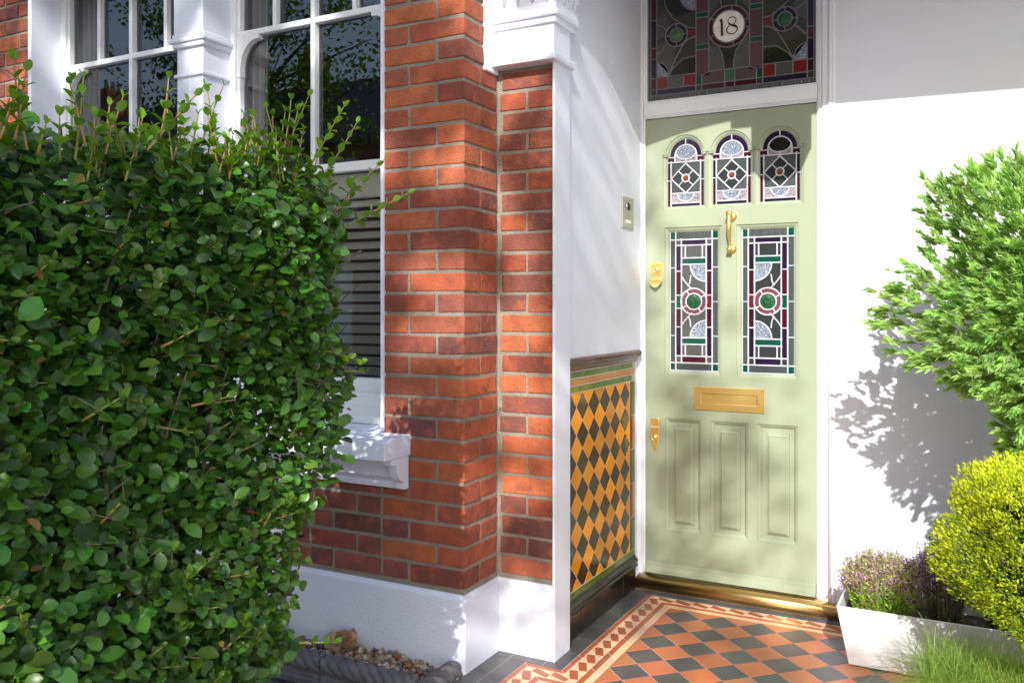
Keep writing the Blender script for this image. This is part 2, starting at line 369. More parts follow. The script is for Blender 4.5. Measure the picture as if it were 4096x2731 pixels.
def pattern(d0, d1, pitch, segs):
    A = off_open(P0, d0); B = off_open(P0, d1)
    for i in segs:
        a0, a1, b0, b1 = [Vector(q) for q in (A[i], A[i+1], B[i], B[i+1])]
        ln = ((a1-a0).length+(b1-b0).length)/2; k = max(1, round(ln/pitch))
        for j in range(k):
            P = lambda t, s: tuple(((a0.lerp(a1, t/k)).lerp(b0.lerp(b1, t/k), s)))
            ftile([P(j, 0), P(j+1, 0), P(j+.5+.32, .5) if False else P(j+.5, .5)], CRM) if False else None
            # lozenge red with cream triangles between
            ftile([P(j, .5), P(j+.5, 0), P(j+1, .5), P(j+.5, 1)], BRN)
            ftile([P(j, 0), P(j+.5, 0), P(j, .5)], CRM); ftile([P(j+.5, 0), P(j+1, 0), P(j+1, .5)], CRM)
            ftile([P(j, .5), P(j+.5, 1), P(j, 1)], CRM); ftile([P(j+1, .5), P(j+1, 1), P(j+.5, 1)], CRM)
# black margin between the walls and the band
def black(x0, y0, x1, y1, nx, ny):
    for i in range(nx):
        for j in range(ny):
            ftile(rect(x0+(x1-x0)*i/nx, y0+(y1-y0)*j/ny, x0+(x1-x0)*(i+1)/nx, y0+(y1-y0)*(j+1)/ny), BLK)
black(-1.392, 2.838, -1.312, 3.77, 1, 6)
black(-1.458, 2.838, -1.392, 2.90, 1, 1); black(-1.60, 2.838, -1.458, 2.90, 2, 1)
black(-1.60, 1.5, -1.458, 2.838, 2, 9)
# red band, omitted beside the sill where the zigzag meets the cement joint
for i in (1, 2, 3):
    A = off_open(P0, 0); B = off_open(P0, .022)
    ln = (Vector(A[i+1])-Vector(A[i])).length; k = max(1, round(ln/.152))
    if i == 1: B[1] = (B[1][0], 3.76)
    for j in range(k):
        lerp = lambda U, t: (U[i][0]+(U[i+1][0]-U[i][0])*t, U[i][1]+(U[i+1][1]-U[i][1])*t)
        ftile([lerp(A, j/k), lerp(A, (j+1)/k), lerp(B, (j+1)/k), lerp(B, j/k)], RED)
P_save = P0
P0 = [(2.9, 3.760), (-1.290, 3.760), (-1.290, 2.816), (-1.436, 2.816), (-1.436, 1.5)]
pattern(0, .064, .0785, range(4))
strip_tiles(.064, .089, RED, .152); strip_tiles(.089, .117, CRM, .152)
# diagonal chequer field
xl, yb, xl2, yf = -1.290+.117, 3.760-.117, -1.436+.117, 2.816-.117
d = .1555
for a in range(-4, 30):
    for b in range(-2, 14):
        for h, col in ((0, BLK), (.5, TER)):
            cx, cy = -1.094+d*(a+h), 3.563-d*(b+h)
            q = [(cx-d/2, cy), (cx, cy-d/2), (cx+d/2, cy), (cx, cy+d/2)]
            q = clip(q, lambda p: yb-p[1]); q = clip(q, lambda p: p[1]-1.5) if q else q; q = clip(q, lambda p: 2.9-p[0]) if q else q
            if not q: continue
            if cy > yf-.0:
                q1 = clip(q, lambda p: p[0]-xl); q1 = clip(q1, lambda p: p[1]-yf) if q1 else q1
                if q1 and len(q1) > 2: ftile(q1, col)
                q2 = clip(q, lambda p: yf-p[1])
            else: q2 = clip(q, lambda p: yf-p[1])
            if q2 and len(q2) > 2:
                q2 = clip(q2, lambda p: p[0]-xl2)
                if q2 and len(q2) > 2: ftile(q2, col)
fl.box((-1.388, 3.762, -.004), (3.0, 3.802, .003), M['slate'])
struct(fl.build('porch_floor'))

# ================================================================== BRICKWORK
BR = [(.36, .085, .035), (.42, .105, .04), (.30, .07, .034), (.46, .125, .045), (.24, .058, .035), (.34, .095, .048)]
DK = [(.20, .062, .045), (.16, .055, .045), (.25, .075, .048)]
def bcol(lo=0.25):
    c = random.choice(DK if random.random() < lo else BR); k = random.uniform(.85, 1.2); return tuple(q*k for q in c)
ZB = .285; CH = .0757; JT = .0130
def brick(mb, x0, x1, y0, y1, k, lo=.25):
    z = ZB+CH*k; mb.box((x0, y0, z+JT/2), (x1, y1, z+CH-JT/2), M['brick'], bcol(lo), jit=.0024, ch=.0042)
YF = 2.655; XS = -1.607; YP = 2.903      # front brick plane, side plane, recessed pier plane
bw = MB(); mo = MB()
NC = 42
for k in range(-1 if False else 0, NC):
    z = ZB+CH*k; P = (k % 2 == 1)
    # corner brick and side face
    if P:
        brick(bw, XS-.110, XS, YF, YF+.2365, k, .15)
    else:
        brick(bw, XS-.231, XS, YF, YF+.110, k, .15); brick(bw, XS-.1, XS, YF+.121, YF+.2365, k, .15)
    # front face going left
    x = XS-(.110 if P else .231)-JT; nxt = 'S' if P else 'H'
    lim = -1.956 if z > .80 else -5.2
    while x > lim+.03:
        L = .231 if nxt == 'S' else .110
        if z < .80 and x < -1.97: L = {'S': .215, 'H': .104}[nxt]
        x0 = max(x-L, lim); brick(bw, x0, x, YF, YF+.1, k, .15 if z > .8 else .5)
        x = x0-JT; nxt = 'H' if nxt == 'S' else 'S'
    # recessed pier face
    if z < 2.16:
        if P: brick(bw, -1.598, -1.490, YP, YP+.1, k, .35); brick(bw, -1.479, -1.3715, YP, YP+.1, k, .3)
        else: brick(bw, -1.590, -1.3715, YP, YP+.1, k, .45)
mo.box((-1.951, YF+.0045, .26), (XS-.0045, YF+.22, 3.5), M['mortar'])
mo.box((-5.2, YF+.0045, .26), (-1.951, YF+.22, .81), M['mortar'])
mo.box((XS-.2, YF+.2205, .26), (XS-.0045, YP+.004, 3.5), M['mortar'])
mo.box((-1.62, YP+.0045, .26), (-1.3715, YP+.11, 2.19), M['mortar'])
wall = empty('brick_wall', (-1.9, 2.75, 0), 'red brick bay wall and stepped pier between the sash window and the porch, white rendered plinth below', 'brick wall')
bwo = bw.build('brickwork', wall); mo.build('mortar', bwo)
pl = MB()
# plinth: front, side return, pier foot, with a weathered top edge
pts = [(-5.2, 2.641), (-1.593, 2.641), (-1.593, 2.888), (-1.372, 2.888), (-1.372, 3.02), (-5.2, 3.02)]
pl.prism(pts, 'z', -.10, .258, M['render']); o2 = offset(pts, .010)
n = len(pts); pl.add([(p[0], p[1], .258) for p in pts]+[(p[0], p[1], .272) for p in o2], [(i, (i+1) % n, n+(i+1) % n, n+i) for i in range(n)], M['render'])
pl.prism(o2, 'z', .268, .272, M['render'])
tag(pl.build('plinth', wall, bevel=.003), 'white rendered plinth at the foot of the brick pier')
# white painted return of the pier beside the porch
pr = MB()
pr.box((-1.3712, 2.886, -.02), (-1.362, 3.024, 2.19), M['paint'], ch=.003)
pr.box((-1.60, YP+.13, .27), (-1.366, 3.022, 2.19), M['paint'])
pr.build('painted_edge', wall)

# capital: stepped block with leaf carving flaring above
cp = MB(); W = M['paint']
def cap_block(x1, y0, z0, z1, y1=3.03, ch=.004): cp.box((-1.612, y0, z0), (x1, y1, z1), W, ch=ch)
cp.box((-1.66, 2.795, 2.165), (-1.601, 2.90, 3.4), W, ch=.006)          # strip of render on the brick return
cap_block(-1.340, 2.842, 2.186, 2.214, 3.034, .009)
cap_block(-1.356, 2.866, 2.212, 2.326, 3.012, .003)
for (x1, y0, z0, z1, c) in ((-1.345, 2.856, 2.322, 2.346, .004), (-1.334, 2.845, 2.345, 2.372, .010), (-1.342, 2.853, 2.371, 2.392, .003)):
    cap_block(x1, y0, z0, z1, 3.05 if z0 > 2.33 else 3.03, c)
# flared bell
b0 = [(-1.612, 2.862), (-1.352, 2.862), (-1.352, 3.05), (-1.612, 3.05)]; b1 = [(-1.612, 2.80), (-1.21, 2.80), (-1.21, 3.16), (-1.612, 3.16)]
nl = 7; vs = []
for i in range(nl+1):
    t = i/nl; s_ = t**1.7; vs += [(p[0]+(q[0]-p[0])*s_, p[1]+(q[1]-p[1])*s_, 2.390+.30*t) for p, q in zip(b0, b1)]
cp.add(vs, [(i*4+k, i*4+(k+1) % 4, (i+1)*4+(k+1) % 4, (i+1)*4+k) for i in range(nl) for k in range(4)]+[(nl*4, nl*4+1, nl*4+2, nl*4+3)], W)
def bell(t, side, s):
    q = t**1.7; x1 = -1.352+(.142)*q; y0 = 2.862-.062*q; y1 = 3.05+.11*q; z = 2.390+.30*t
    if side == 'f': return Vector((-1.585+(x1+1.585)*s, y0-.004, z))
    return Vector((x1+.004, y0+(y1-y0)*s, z))
for side, cnt in (('f', 4), ('s', 4)):
    for i in range(cnt):
        c = (i+.5)/cnt; hw = .42/cnt
        for sg in (-1, 1):
            cp.tube([bell(.05, side, c), bell(.22, side, c+sg*hw*.45), bell(.5, side, c+sg*hw*.9), bell(.98, side, c+sg*hw)], [.004, .006, .007, .008], W, 6)
        cp.tube([bell(.18, side, c), bell(.95, side, c)], [.006, .014], W, 6)
cp.box((-1.612, 2.78, 2.685), (-1.18, 3.18, 2.76), W, ch=.01)
tag(cp.build('capital', wall), 'white painted carved capital on top of the pier')

# ================================================================== LEFT WALL BEYOND THE WINDOW
lw = empty('brick_wall', (-4.6, 2.75, 0), 'strip of red brick wall at the far left beyond the window', 'brick wall')
bl = MB(); ml = MB()
for k in range(7, NC):
    x = -4.052; nxt = 'S' if k % 2 else 'H'
    while x > -5.2:
        L = .215 if nxt == 'S' else .104
        brick(bl, x-L, x, YF, YF+.1, k, .3); x -= L+JT; nxt = 'H' if nxt == 'S' else 'S'
ml.box((-5.3, YF+.006, .82), (-4.052, YF+.2, 3.5), M['mortar']); blo = bl.build('brickwork', lw); ml.build('mortar', blo)

# ================================================================== BAY WINDOW STONEWORK
bay = empty('bay_window_surround', (-2.9, 2.75, .75), 'white painted window surround with chamfered mullion, sill and apron', 'window surround')
s = MB(); s.box((-4.055, 2.632, .83), (-4.030, 2.86, 3.4), W, ch=.004); s.box((-1.9655, 2.646, .83), (-1.9525, 2.86, 3.4), W, ch=.002); s.build('reveal', bay)
s = MB(); s.box((-4.05, 2.63, 2.86), (-1.95, 2.87, 3.5), W, ch=.01); s.build('lintel', bay)
s = MB()
s.box((-3.036, 2.640, .83), (-2.882, 2.80, 2.80), W, ch=.004)
s.tube([(-2.958, 2.640, .9), (-2.958, 2.640, 2.3)], .003, W, 6)
# small stop at the arris and band capital
s.box((-3.046, 2.630, 2.27), (-2.872, 2.80, 2.285), W, ch=.004)
for z, e in ((2.405, .016), (2.425, .026), (2.445, .016)): s.box((-3.036-e, 2.640-e, z-.011), (-2.882+e, 2.80, z+.011), W, ch=.008)
s.box((-3.046, 2.63, 2.456), (-2.872, 2.80, 2.86), W, ch=.004)
s.build('mullion', bay)
s = MB(); s.prism([(2.50, .750), (2.50, .816), (2.655, .826), (2.86, .842), (2.86, .750)], 'x', -4.10, -1.838, W); sill = s.build('sill', bay, bevel=.003)
s = MB()
s.prism([(2.652, .750), (2.652, .628), (2.634, .628), (2.634, .644), (2.640, .650), (2.612, .672), (2.606, .750)], 'x', -4.06, -1.862, W)
pf = [(2.50+.02, .750), (2.655, .750), (2.655, .628), (2.632, .628), (2.632, .660)]+[(2.632-.085*math.sin(R(a)), .745-.085*math.cos(R(a))) for a in (0, 15, 30, 45, 60, 75, 90)]
for x in (-1.880, -2.9, -3.98):
    s.prism([(2.652, .749), (2.652, .629), (2.626, .629), (2.622, .655), (2.596, .670), (2.582, .695), (2.578, .722), (2.545, .728), (2.545, .749)], 'x', x, x+.038, W)
s.build('apron', sill, bevel=.002)
s = MB(); s.tube([(-2.44, 2.60, 0), (-2.44, 2.60, .60)], .034, M['upvc'], 14)
for z in (.20, .46): s.lathe((-2.44, 2.60, z), (0, 0, 1), [(.034, 0), (.042, .004), (.042, .05), (.034, .054)], M['upvc'])
tag(s.build('waste_pipe'), 'white waste pipe against the bay wall behind the hedge', 'pipe')

# sash windows
def sash(x0, x1, label, nlights, horns):
    w_ = empty('sash_window', ((x0+x1)/2, 2.80, .84), label, 'window', 'sash windows')
    U = M['upvc']; yg = 2.822; f = MB()
    f.box((x0, 2.785, .84), (x0+.040, 2.86, 2.86), U, ch=.003); f.box((x1-.030, 2.785, .84), (x1, 2.86, 2.86), U, ch=.003)
    f.box((x0, 2.770, .836), (x1, 2.86, .900), U, ch=.004); f.box((x0, 2.755, .836), (x1, 2.786, .866), U, ch=.004); f.box((x0+.04, 2.775, .8995), (x1-.03, 2.86, .952), U, ch=.003)
    fo = f.build('frame', w_)
    a0, a1 = x0+.040, x1-.030
    u = MB()
    u.box((a0, 2.795, 1.838), (a1, 2.835, 1.876), U, ch=.003)
    u.box((a0, 2.800, .9515), (a1, 2.84, 1.01), U, ch=.003)
    for xx in (a0, a1-.026): u.box((xx, 2.802, 1.0), (xx+.026, 2.842, 1.84), U, ch=.002)
    for xx in (a0, a1-.016): u.box((xx, 2.797, 1.875), (xx+.016, 2.835, 2.86), U, ch=.002)
    u.build('sash', w_)
    b = MB(); zt = 2.472
    b.box((a0, 2.795, zt-.013), (a1, 2.833, zt+.013), U, ch=.004)
    mid = (a0+a1)/2
    b.box((mid-.011, 2.793, 1.87), (mid+.011, 2.834, 2.86), U, ch=.004)
    for i in range(1, nlights):
        x = a0+(a1-a0)*i/nlights
        if abs(x-mid) > .02: b.box((x-.010, 2.796, zt+.01), (x+.010, 2.833, 2.86), U, ch=.004)
    for (xc, sg) in horns:
        q = [(xc, zt-.012), (xc+sg*.125, zt-.012), (xc+sg*.125, zt-.030)]+[(xc+sg*(.115-.095*math.sin(R(t))), zt-.030-.125*(1-math.cos(R(t)))) for t in range(0, 91, 10)][1:]+[(xc+sg*.020, zt-.185), (xc, zt-.185)]
        b.prism(q, 'y', 2.7935, 2.8325, U)
    b.build('glazing_bars', w_, bevel=.0015)
    gpl = MB()
    gpl.add([(a0, yg, 1.86), (a1, yg, 1.86), (a1, yg, 2.86), (a0, yg, 2.86)], [(0, 1, 2, 3)], M['win']); gpl.add([(a0, yg+.012, .99), (a1, yg+.012, .99), (a1, yg+.012, 1.85), (a0, yg+.012, 1.85)], [(0, 1, 2, 3)], M['win'])
    gpl.build('window_pane', w_)
    return a0, a1
L1 = sash(-4.030, -3.034, 'white sash window left of the mullion with small top lights', 4, ((-3.990, 1),))
L2 = sash(-2.884, -1.966, 'white sash window right of the mullion beside the brick pier', 4, ((-2.844, 1), (-1.996, -1)))
bd = empty('venetian_blind', (-2.4, 2.9, 1.0), 'pale slatted blind drawn across the lower sash beside the brick pier', 'blind')
s = MB(); s.box((-2.83, 2.845, 1.735), (-1.99, 2.87, 1.835), M['blind'], ch=.004); s.build('head_rail', bd)
for i in range(18):
    z = 1.715-i*.0425; s = MB()
    s.prism([(2.846, z-.015), (2.860, z+.002), (2.874, z+.013), (2.876, z+.009), (2.863, z-.003), (2.850, z-.018)], 'x', -2.83, -1.99, M['blind']); s.build('slat', bd)
for x, wd, lab in ((-3.99, .15, 'grey curtain gathered at the left of the far left sash window'), (-2.845, .11, 'grey curtain gathered behind the left edge of the right hand sash window')):
    s = MB(); n_ = 60; vs = []; 
    for i in range(n_+1):
        t = i/n_; vs += [(x+wd*t, 2.885+.02*math.sin(t*wd*160), .9), (x+wd*t, 2.885+.02*math.sin(t*wd*160+.3), 2.95)]
    s.add(vs, [(2*i, 2*i+2, 2*i+3, 2*i+1) for i in range(n_)], M['curtain'], smooth=True)
    oo = s.build('curtain'); md = oo.modifiers.new('thick', 'SOLIDIFY'); md.thickness = .003; tag(oo, lab, 'curtain')
s = MB()
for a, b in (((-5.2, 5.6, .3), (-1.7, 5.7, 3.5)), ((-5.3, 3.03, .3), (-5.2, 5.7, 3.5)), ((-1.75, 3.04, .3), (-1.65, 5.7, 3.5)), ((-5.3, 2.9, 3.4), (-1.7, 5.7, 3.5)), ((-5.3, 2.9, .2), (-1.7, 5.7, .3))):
    s.box(a, b, M['room'])  # walls coloured dark so the room behind the panes looks dim
tag(s.build('room_walls'), kind='structure')

# ================================================================== PORCH WALLS
pw = empty('porch_wall', (-1.45, 3.4, 0), 'white plastered side wall of the porch with tiled dado', 'wall')
s = MB(); s.box((-1.64, 3.0235, -.02), (-1.398, 3.93, 1.09), M['plaster']); s.box((-1.64, 3.0235, 1.0905), (-1.379, 3.93, 3.5), M['plaster']); s.build('plaster', pw)
YD0, YD1 = 3.0245, 3.806; XT = -1.3975
d_ = MB()
d_.box((XT-.001, YD0, -.01), (-1.3905, YD1, 1.05), M['grout_pale'])
def wtile(y0, y1, z0, z1, m, th=.0085, g=.0013, col=None):
    if y1-y0 < .006: return
    d_.box((XT, max(y0+g, YD0), z0+g), (XT+th+random.uniform(-.0003, .0003), min(y1-g, YD1), z1-g), m, col, ch=.0018)
JY = [3.022, 3.178, 3.335, 3.490, 3.647, 3.730]
for i in range(5): wtile(JY[i], JY[i+1] if i < 4 else 3.768, 1.014, 1.041, M['glaze_green'])
JO = [3.022, 3.10, 3.257, 3.412, 3.568, 3.724, 3.768]
for i in range(6): wtile(JO[i], JO[i+1], .985, 1.013, M['glaze_orange'])
for i in range(5): wtile(JY[i], JY[i+1] if i < 4 else 3.768, .957, .984, M['glaze_green'])
for z0, z1, m in ((1.014, 1.041, 'glaze_pale'), (.985, 1.013, 'glaze_orange'), (.957, .984, 'glaze_pale')): wtile(3.7685, 3.806, z0, z1, M[m])
# vertical border beside the door frame
for i, (z0, z1) in enumerate([(.955, .80), (.80, .645), (.645, .49), (.49, .335), (.335, .187)]):
    wtile(3.745, 3.776, z1, z0, M['glaze_olive' if i % 2 == 0 else 'glaze_brown']); wtile(3.777, 3.805, z1, z0, M['glaze_green' if i % 2 == 0 else 'glaze_orange'])
for i in range(6):
    y0 = JO[i]; y1 = JO[i+1] if i < 5 else 3.806
    wtile(y0, y1, .160, .187, M['glaze_green'])
# diamonds
y_, z_ = 3.207, .899
def diam(cy, cz, m, col):
    q = [(cy-.0593, cz), (cy, cz-.0555), (cy+.0593, cz), (cy, cz+.0555)]
    for fn in (lambda p: p[0]-YD0, lambda p: 3.744-p[0], lambda p: .9555-p[1], lambda p: p[1]-.1885):
        q = clip(q, fn)
        if len(q) < 3: return
    if abs(area(q)) < 2e-5: return
    a = offset(q, .0012); b = offset(q, .0034); n = len(a); t = random.uniform(0, .0006)
    tl = random.uniform(-.008, .008); tz = random.uniform(-.006, .006)
    vs = [(XT, p[0], p[1]) for p in a]+[(XT+.0072, p[0], p[1]) for p in a]+[(XT+.0088+t+tl*(p[0]-cy)+tz*(p[1]-cz), p[0], p[1]) for p in b]
    d_.add(vs, [(i, (i+1) % n, n+(i+1) % n, n+i) for i in range(n)]+[(n+i, n+(i+1) % n, 2*n+(i+1) % n, 2*n+i) for i in range(n)]+[tuple(range(2*n, 3*n))], m, col)
for i in range(-3, 7):
    for j in range(-2, 10):
        diam(y_+.1186*i, z_-.111*j, M['glaze_brown'], None)
        k = random.uniform(.75, 1.25); diam(y_+.1186*(i+.5), z_+.0555-.111*j, M['glaze_amber'], (.78*k, .28*k, .004))
for i in range(6):
    y0 = 3.05+.156*(i-1)+.006; JS = [3.022, 3.178, 3.335, 3.488, 3.648, 3.806]
for i in range(5):
    wtile(JS[i], JS[i+1], 0.003, .105, M['glaze_black'], th=.012)
    a, b = JS[i]+.0008, JS[i+1]-.0008
    d_.prism([(XT, .105), (XT+.016, .105), (XT+.021, .109), (XT+.021, .118), (XT+.017, .123), (XT+.023, .130), (XT+.024, .140), (XT+.018, .149), (XT+.012, .155), (XT+.009, .160), (XT, .160)], 'y', 0, 0, M['glaze_black']) if False else None
    prof = [(XT, .105), (XT+.016, .105), (XT+.0215, .108), (XT+.023, .113), (XT+.0215, .118), (XT+.017, .1215), (XT+.0175, .125), (XT+.0225, .129), (XT+.0235, .135), (XT+.021, .143), (XT+.014, .149), (XT+.0105, .155), (XT+.0085, .160), (XT, .160)]
    n = len(prof); vs = [(p[0], a, p[1]) for p in prof]+[(p[0], b, p[1]) for p in prof]
    d_.add(vs, [(q, (q+1) % n, n+(q+1) % n, n+q) for q in range(n)]+[tuple(range(n)), tuple(range(n, 2*n))], M['glaze_black'])
prof = [(XT, 1.042), (XT+.009, 1.042), (XT+.011, 1.0445), (XT+.0105, 1.049), (XT+.013, 1.051), (XT+.0165, 1.056), (XT+.018, 1.061), (XT+.023, 1.064), (XT+.032, 1.070), (XT+.0365, 1.078), (XT+.0365, 1.086), (XT+.031, 1.093), (XT+.020, 1.0965), (XT, 1.097)]
for i in range(5):
    a, b = JS[i]+.0008, (JS[i+1] if i < 4 else 3.820)-.0008
    n = len(prof); vs = [(p[0], a, p[1]) for p in prof]+[(p[0], b, p[1]) for p in prof]
    d_.add(vs, [(q, (q+1) % n, n+(q+1) % n, n+q) for q in range(n)]+[tuple(range(n)), tuple(range(n, 2*n))], M['glaze_maroon'])
tag(d_.build('tiled_dado', pw), 'glazed dado of amber and brown diamond tiles under a maroon rail')

rw = MB(); rw.box((-.527, 3.852, -.02), (3.2, 3.95, 3.5), M['plaster'])
tag(rw.build('porch_wall'), 'smooth white wall to the right of the door behind the shrubs', 'wall')

# arch over the porch (above the picture), its underside shades the top of the door
ar = MB()
q = [(-1.40, 3.5), (-1.40, 2.69), (-1.20, 2.70)]+[(-1.20+.34*t, 2.70+.075*math.sin(t*math.pi/2)) for t in (.2, .4, .6, .8, 1)]
q += [(-.86, 2.735), (-.70, 2.735), (-.70, 2.705), (-.60, 2.705), (-.60, 2.760), (2.6, 2.775), (2.6, 3.5)]
q = [(-1.40, 3.5), (-1.40, 2.62), (-1.25, 2.64), (-1.13, 2.683), (-1.02, 2.715), (-.90, 2.74), (-.80, 2.755), (-.736, 2.762), (-.736, 2.727), (-.646, 2.727), (-.646, 2.54), (-.62, 2.52), (-.59, 2.502), (-.48, 2.502), (-.45, 2.52), (-.426, 2.54), (-.426, 2.756), (-.27, 2.762), (2.6, 2.70), (2.6, 3.5)]
q = [(x+(.06 if -1.3 < x < 2 else 0), z) for x, z in q]
ar.prism(q, 'y', 2.90, 3.02, W)
ar.box((-1.40, 3.0205, 3.42), (3.2, 3.95, 3.52), M['plaster'])
tag(ar.build('porch_arch', None, bevel=.004), 'white arch over the front of the porch', 'arch')

# ================================================================== DOOR FRAME, SILL
G = M['gloss']
df = empty('door_frame', (-.97, 3.88, .06), 'white painted moulded frame around the sage green door and its fanlight', 'door frame')
s = MB()
s.box((-1.400, 3.862, .06), (-1.372, 3.95, 3.3), G, ch=.003); s.box((-1.3725, 3.874, .06), (-1.364, 3.95, 3.3), G, ch=.003); s.box((-1.382, 3.856, .06), (-1.3765, 3.87, 3.3), G, ch=.0025)
s.build('jamb', df)
s = MB()
s.box((-.6035, 3.876, .06), (-.596, 3.95, 3.3), G, ch=.003); s.box((-.5965, 3.866, .06), (-.577, 3.95, 3.3), G, ch=.003)
s.box((-.5895, 3.862, .06), (-.5865, 3.87, 3.3), G, ch=.0014); s.box((-.582, 3.860, .06), (-.5775, 3.87, 3.3), G, ch=.002)
s.box((-.5775, 3.852, .06), (-.545, 3.95, 3.3), G, ch=.003); s.tube([(-.5465, 3.848, .06), (-.5465, 3.848, 3.3)], .0075, G, 12); s.tube([(-.531, 3.853, .06), (-.531, 3.853, 3.3)], .006, G, 10); s.box((-.545, 3.846, .06), (-.527, 3.95, 3.3), G, ch=.003)
s.build('architrave', df)
s = MB()
s.box((-1.366, 3.862, 2.172), (-.600, 3.95, 2.228), G, ch=.002)
for z0, z1, y in ((2.160, 2.166, 3.874), (2.1655, 2.1725, 3.868), (2.2275, 2.234, 3.868), (2.2335, 2.243, 3.878)): s.box((-1.3645, y, z0), (-.601, 3.95, z1), G, ch=.0025)
for x0, x1 in ((-1.3645, -1.3575), (-.608, -.6005)): s.box((x0, 3.880, 2.24), (x1, 3.95, 3.3), G, ch=.002)
s.build('transom', df)
s = MB()
nose = [(3.89, .002), (3.812, .002), (3.805, .006)]+[(3.812-.014*math.cos(R(a)), .030-.024*math.sin(R(a))) for a in range(-60, 61, 15)][::-1][::-1]
nose = [(3.93, .003), (3.810, .003), (3.803, .010), (3.799, .022), (3.798, .034), (3.801, .046), (3.807, .054), (3.816, .059), (3.840, .061), (3.93, .064)]
s.prism(nose, 'x', -1.386, -.30, M['brass_sill'])
for i, f in enumerate(s.f):
    s.sm[i] = len(f) == 4
tag(s.build('threshold', df, bevel=0), 'rounded polished brass threshold under the green door')
s = MB(); s.prism([(p[0]-.003, p[1]+.001) for p in nose[1:]]+[(3.86, .064), (3.86, .003)], 'x', -1.3975, -1.3865, G); s.build('end_block', df)

# ================================================================== DOOR
YD = 3.885; D = M['door']
door = empty('front_door', (-.985, 3.9, .065), 'sage green Victorian door with stained glass panes and brass fittings', 'door')
s = MB()
cx3 = (-1.1795, -.9695, -.7605)
def pane_loop(cx):
    hw = .1025
    return [(cx-hw, 1.733), (cx+hw, 1.733), (cx+hw, 1.994)]+arc(cx, 1.985, .0905, 5.7, 174.3, 20)+[(cx-hw, 1.994)]
loops = [pane_loop(c) for c in cx3]
mids = [rect(-1.274, .979, -1.010, 1.655), rect(-.944, .979, -.680, 1.655)]
lows = [rect(-1.269, .265, -1.103, .781), rect(-1.060, .265, -.894, .781), rect(-.852, .265, -.683, .781)]
X0, X1 = -1.3625, -.6045
s.holes(rect(X0, .066, X1, 2.157), [list(l) for l in loops+mids+lows], YD, D)
s.box((X0, YD+.001, .066), (X0+.001, YD+.04, 2.157), D); s.box((X1-.001, YD+.001, .066), (X1, YD+.04, 2.157), D); s.box((X0, YD+.03, .066), (X1, YD+.04, 2.157), D)
prof_g = [(0, 0), (.0006, .0055), (.0028, .0062), (.0045, .0050), (.010, .0075), (.0185, .0155), (.0195, .0175)]
ends = []
for l in loops: ends.append(s.ring(l, prof_g, YD, D, close=False))
for l in mids: ends.append(s.ring(l, [(0, 0), (.0006, .0055), (.003, .0062), (.005, .0050), (.011, .0075), (.0215, .0155), (.0225, .0175)], YD, D, close=False))
s.build('door_leaf', door)
# small caps on the arch springings
s = MB()
for c in cx3:
    for sg in (-1, 1):
        s.prism([(c+sg*.104, 1.989), (c+sg*.082, 1.989), (c+sg*.079, 1.996), (c+sg*.104, 1.996)], 'y', YD-.006, YD+.004, D)
        s.prism([(c+sg*.100, 1.980), (c+sg*.080, 1.980), (c+sg*.080, 1.9895), (c+sg*.100, 1.9895)], 'y', YD-.003, YD+.010, D)
s.build('arch_moulding', door, bevel=.001)
for l in lows:
    p = MB()
    p.ring(l, [(0, 0), (.0006, .0060), (.003, .0068), (.005, .0055), (.010, .0078), (.0175, .0160), (.036, .0165), (.038, .0090), (.0415, .0085), (.0425, .0055), (.050, .0015), (.051, .0040), (.0555, .0044)], YD, D, mclose=D)
    p.build('raised_panel', door)
# weatherboard
s = MB(); s.prism([(3.884, .068), (3.858, .068), (3.853, .071), (3.853, .078), (3.862, .086), (3.868, .100), (3.871, .116), (3.8775, .120), (3.884, .121)], 'x', -1.361, -.606, D)
s.build('weatherboard', door, bevel=.0015)

# ---- leaded glass
def poly(mb, pts, m, y): mb.add([(p[0], y, p[1]) for p in pts], [tuple(t) for t in tessellate_polygon([[Vector((p[0], p[1], 0)) for p in pts]])], m)
def came(mb, pts, w_, y, m=None, dots=True):
    m = m or M['came']; w_ = w_/2
    pts = [Vector(p) for p in pts]; n = len(pts); L = []
    for i, p in enumerate(pts):
        e = (pts[min(i+1, n-1)]-pts[max(i-1, 0)]).normalized(); nn = Vector((-e.y, e.x)); L.append((p, nn))
    prof = [(-1, .0018), (-.75, -.0010), (0, -.0019), (.75, -.0010), (1, .0018)]
    vs = []
    for p, nn in L:
        jw = random.uniform(.9, 1.12)
        for a, dd in prof: q = p+nn*a*w_*jw; vs.append((q.x, y+dd, q.y))
    mb.add(vs, [(i*5+k, i*5+k+1, i*5+6+k, i*5+5+k) for i in range(n-1) for k in range(4)], m, None, True)
    if dots:
        for p in (pts[0], pts[-1]):
            r = w_*random.uniform(1.15, 1.5)
            mb.lathe((p.x+random.uniform(-.0006, .0006), y+.0015, p.y), (0, -1, 0), [(r, 0), (r*.9, .0024), (r*.4, .0044), (0, .0048)], m, 8)
def circ(cx, cz, r, n=28): return [(cx+r*math.cos(2*math.pi*i/n), cz+r*math.sin(2*math.pi*i/n)) for i in range(n+1)]
YG = YD+.0165
def subl(p, n=4): return [(p[0][0]+(p[1][0]-p[0][0])*i/n, p[0][1]+(p[1][1]-p[0][1])*i/n) for i in range(n+1)]
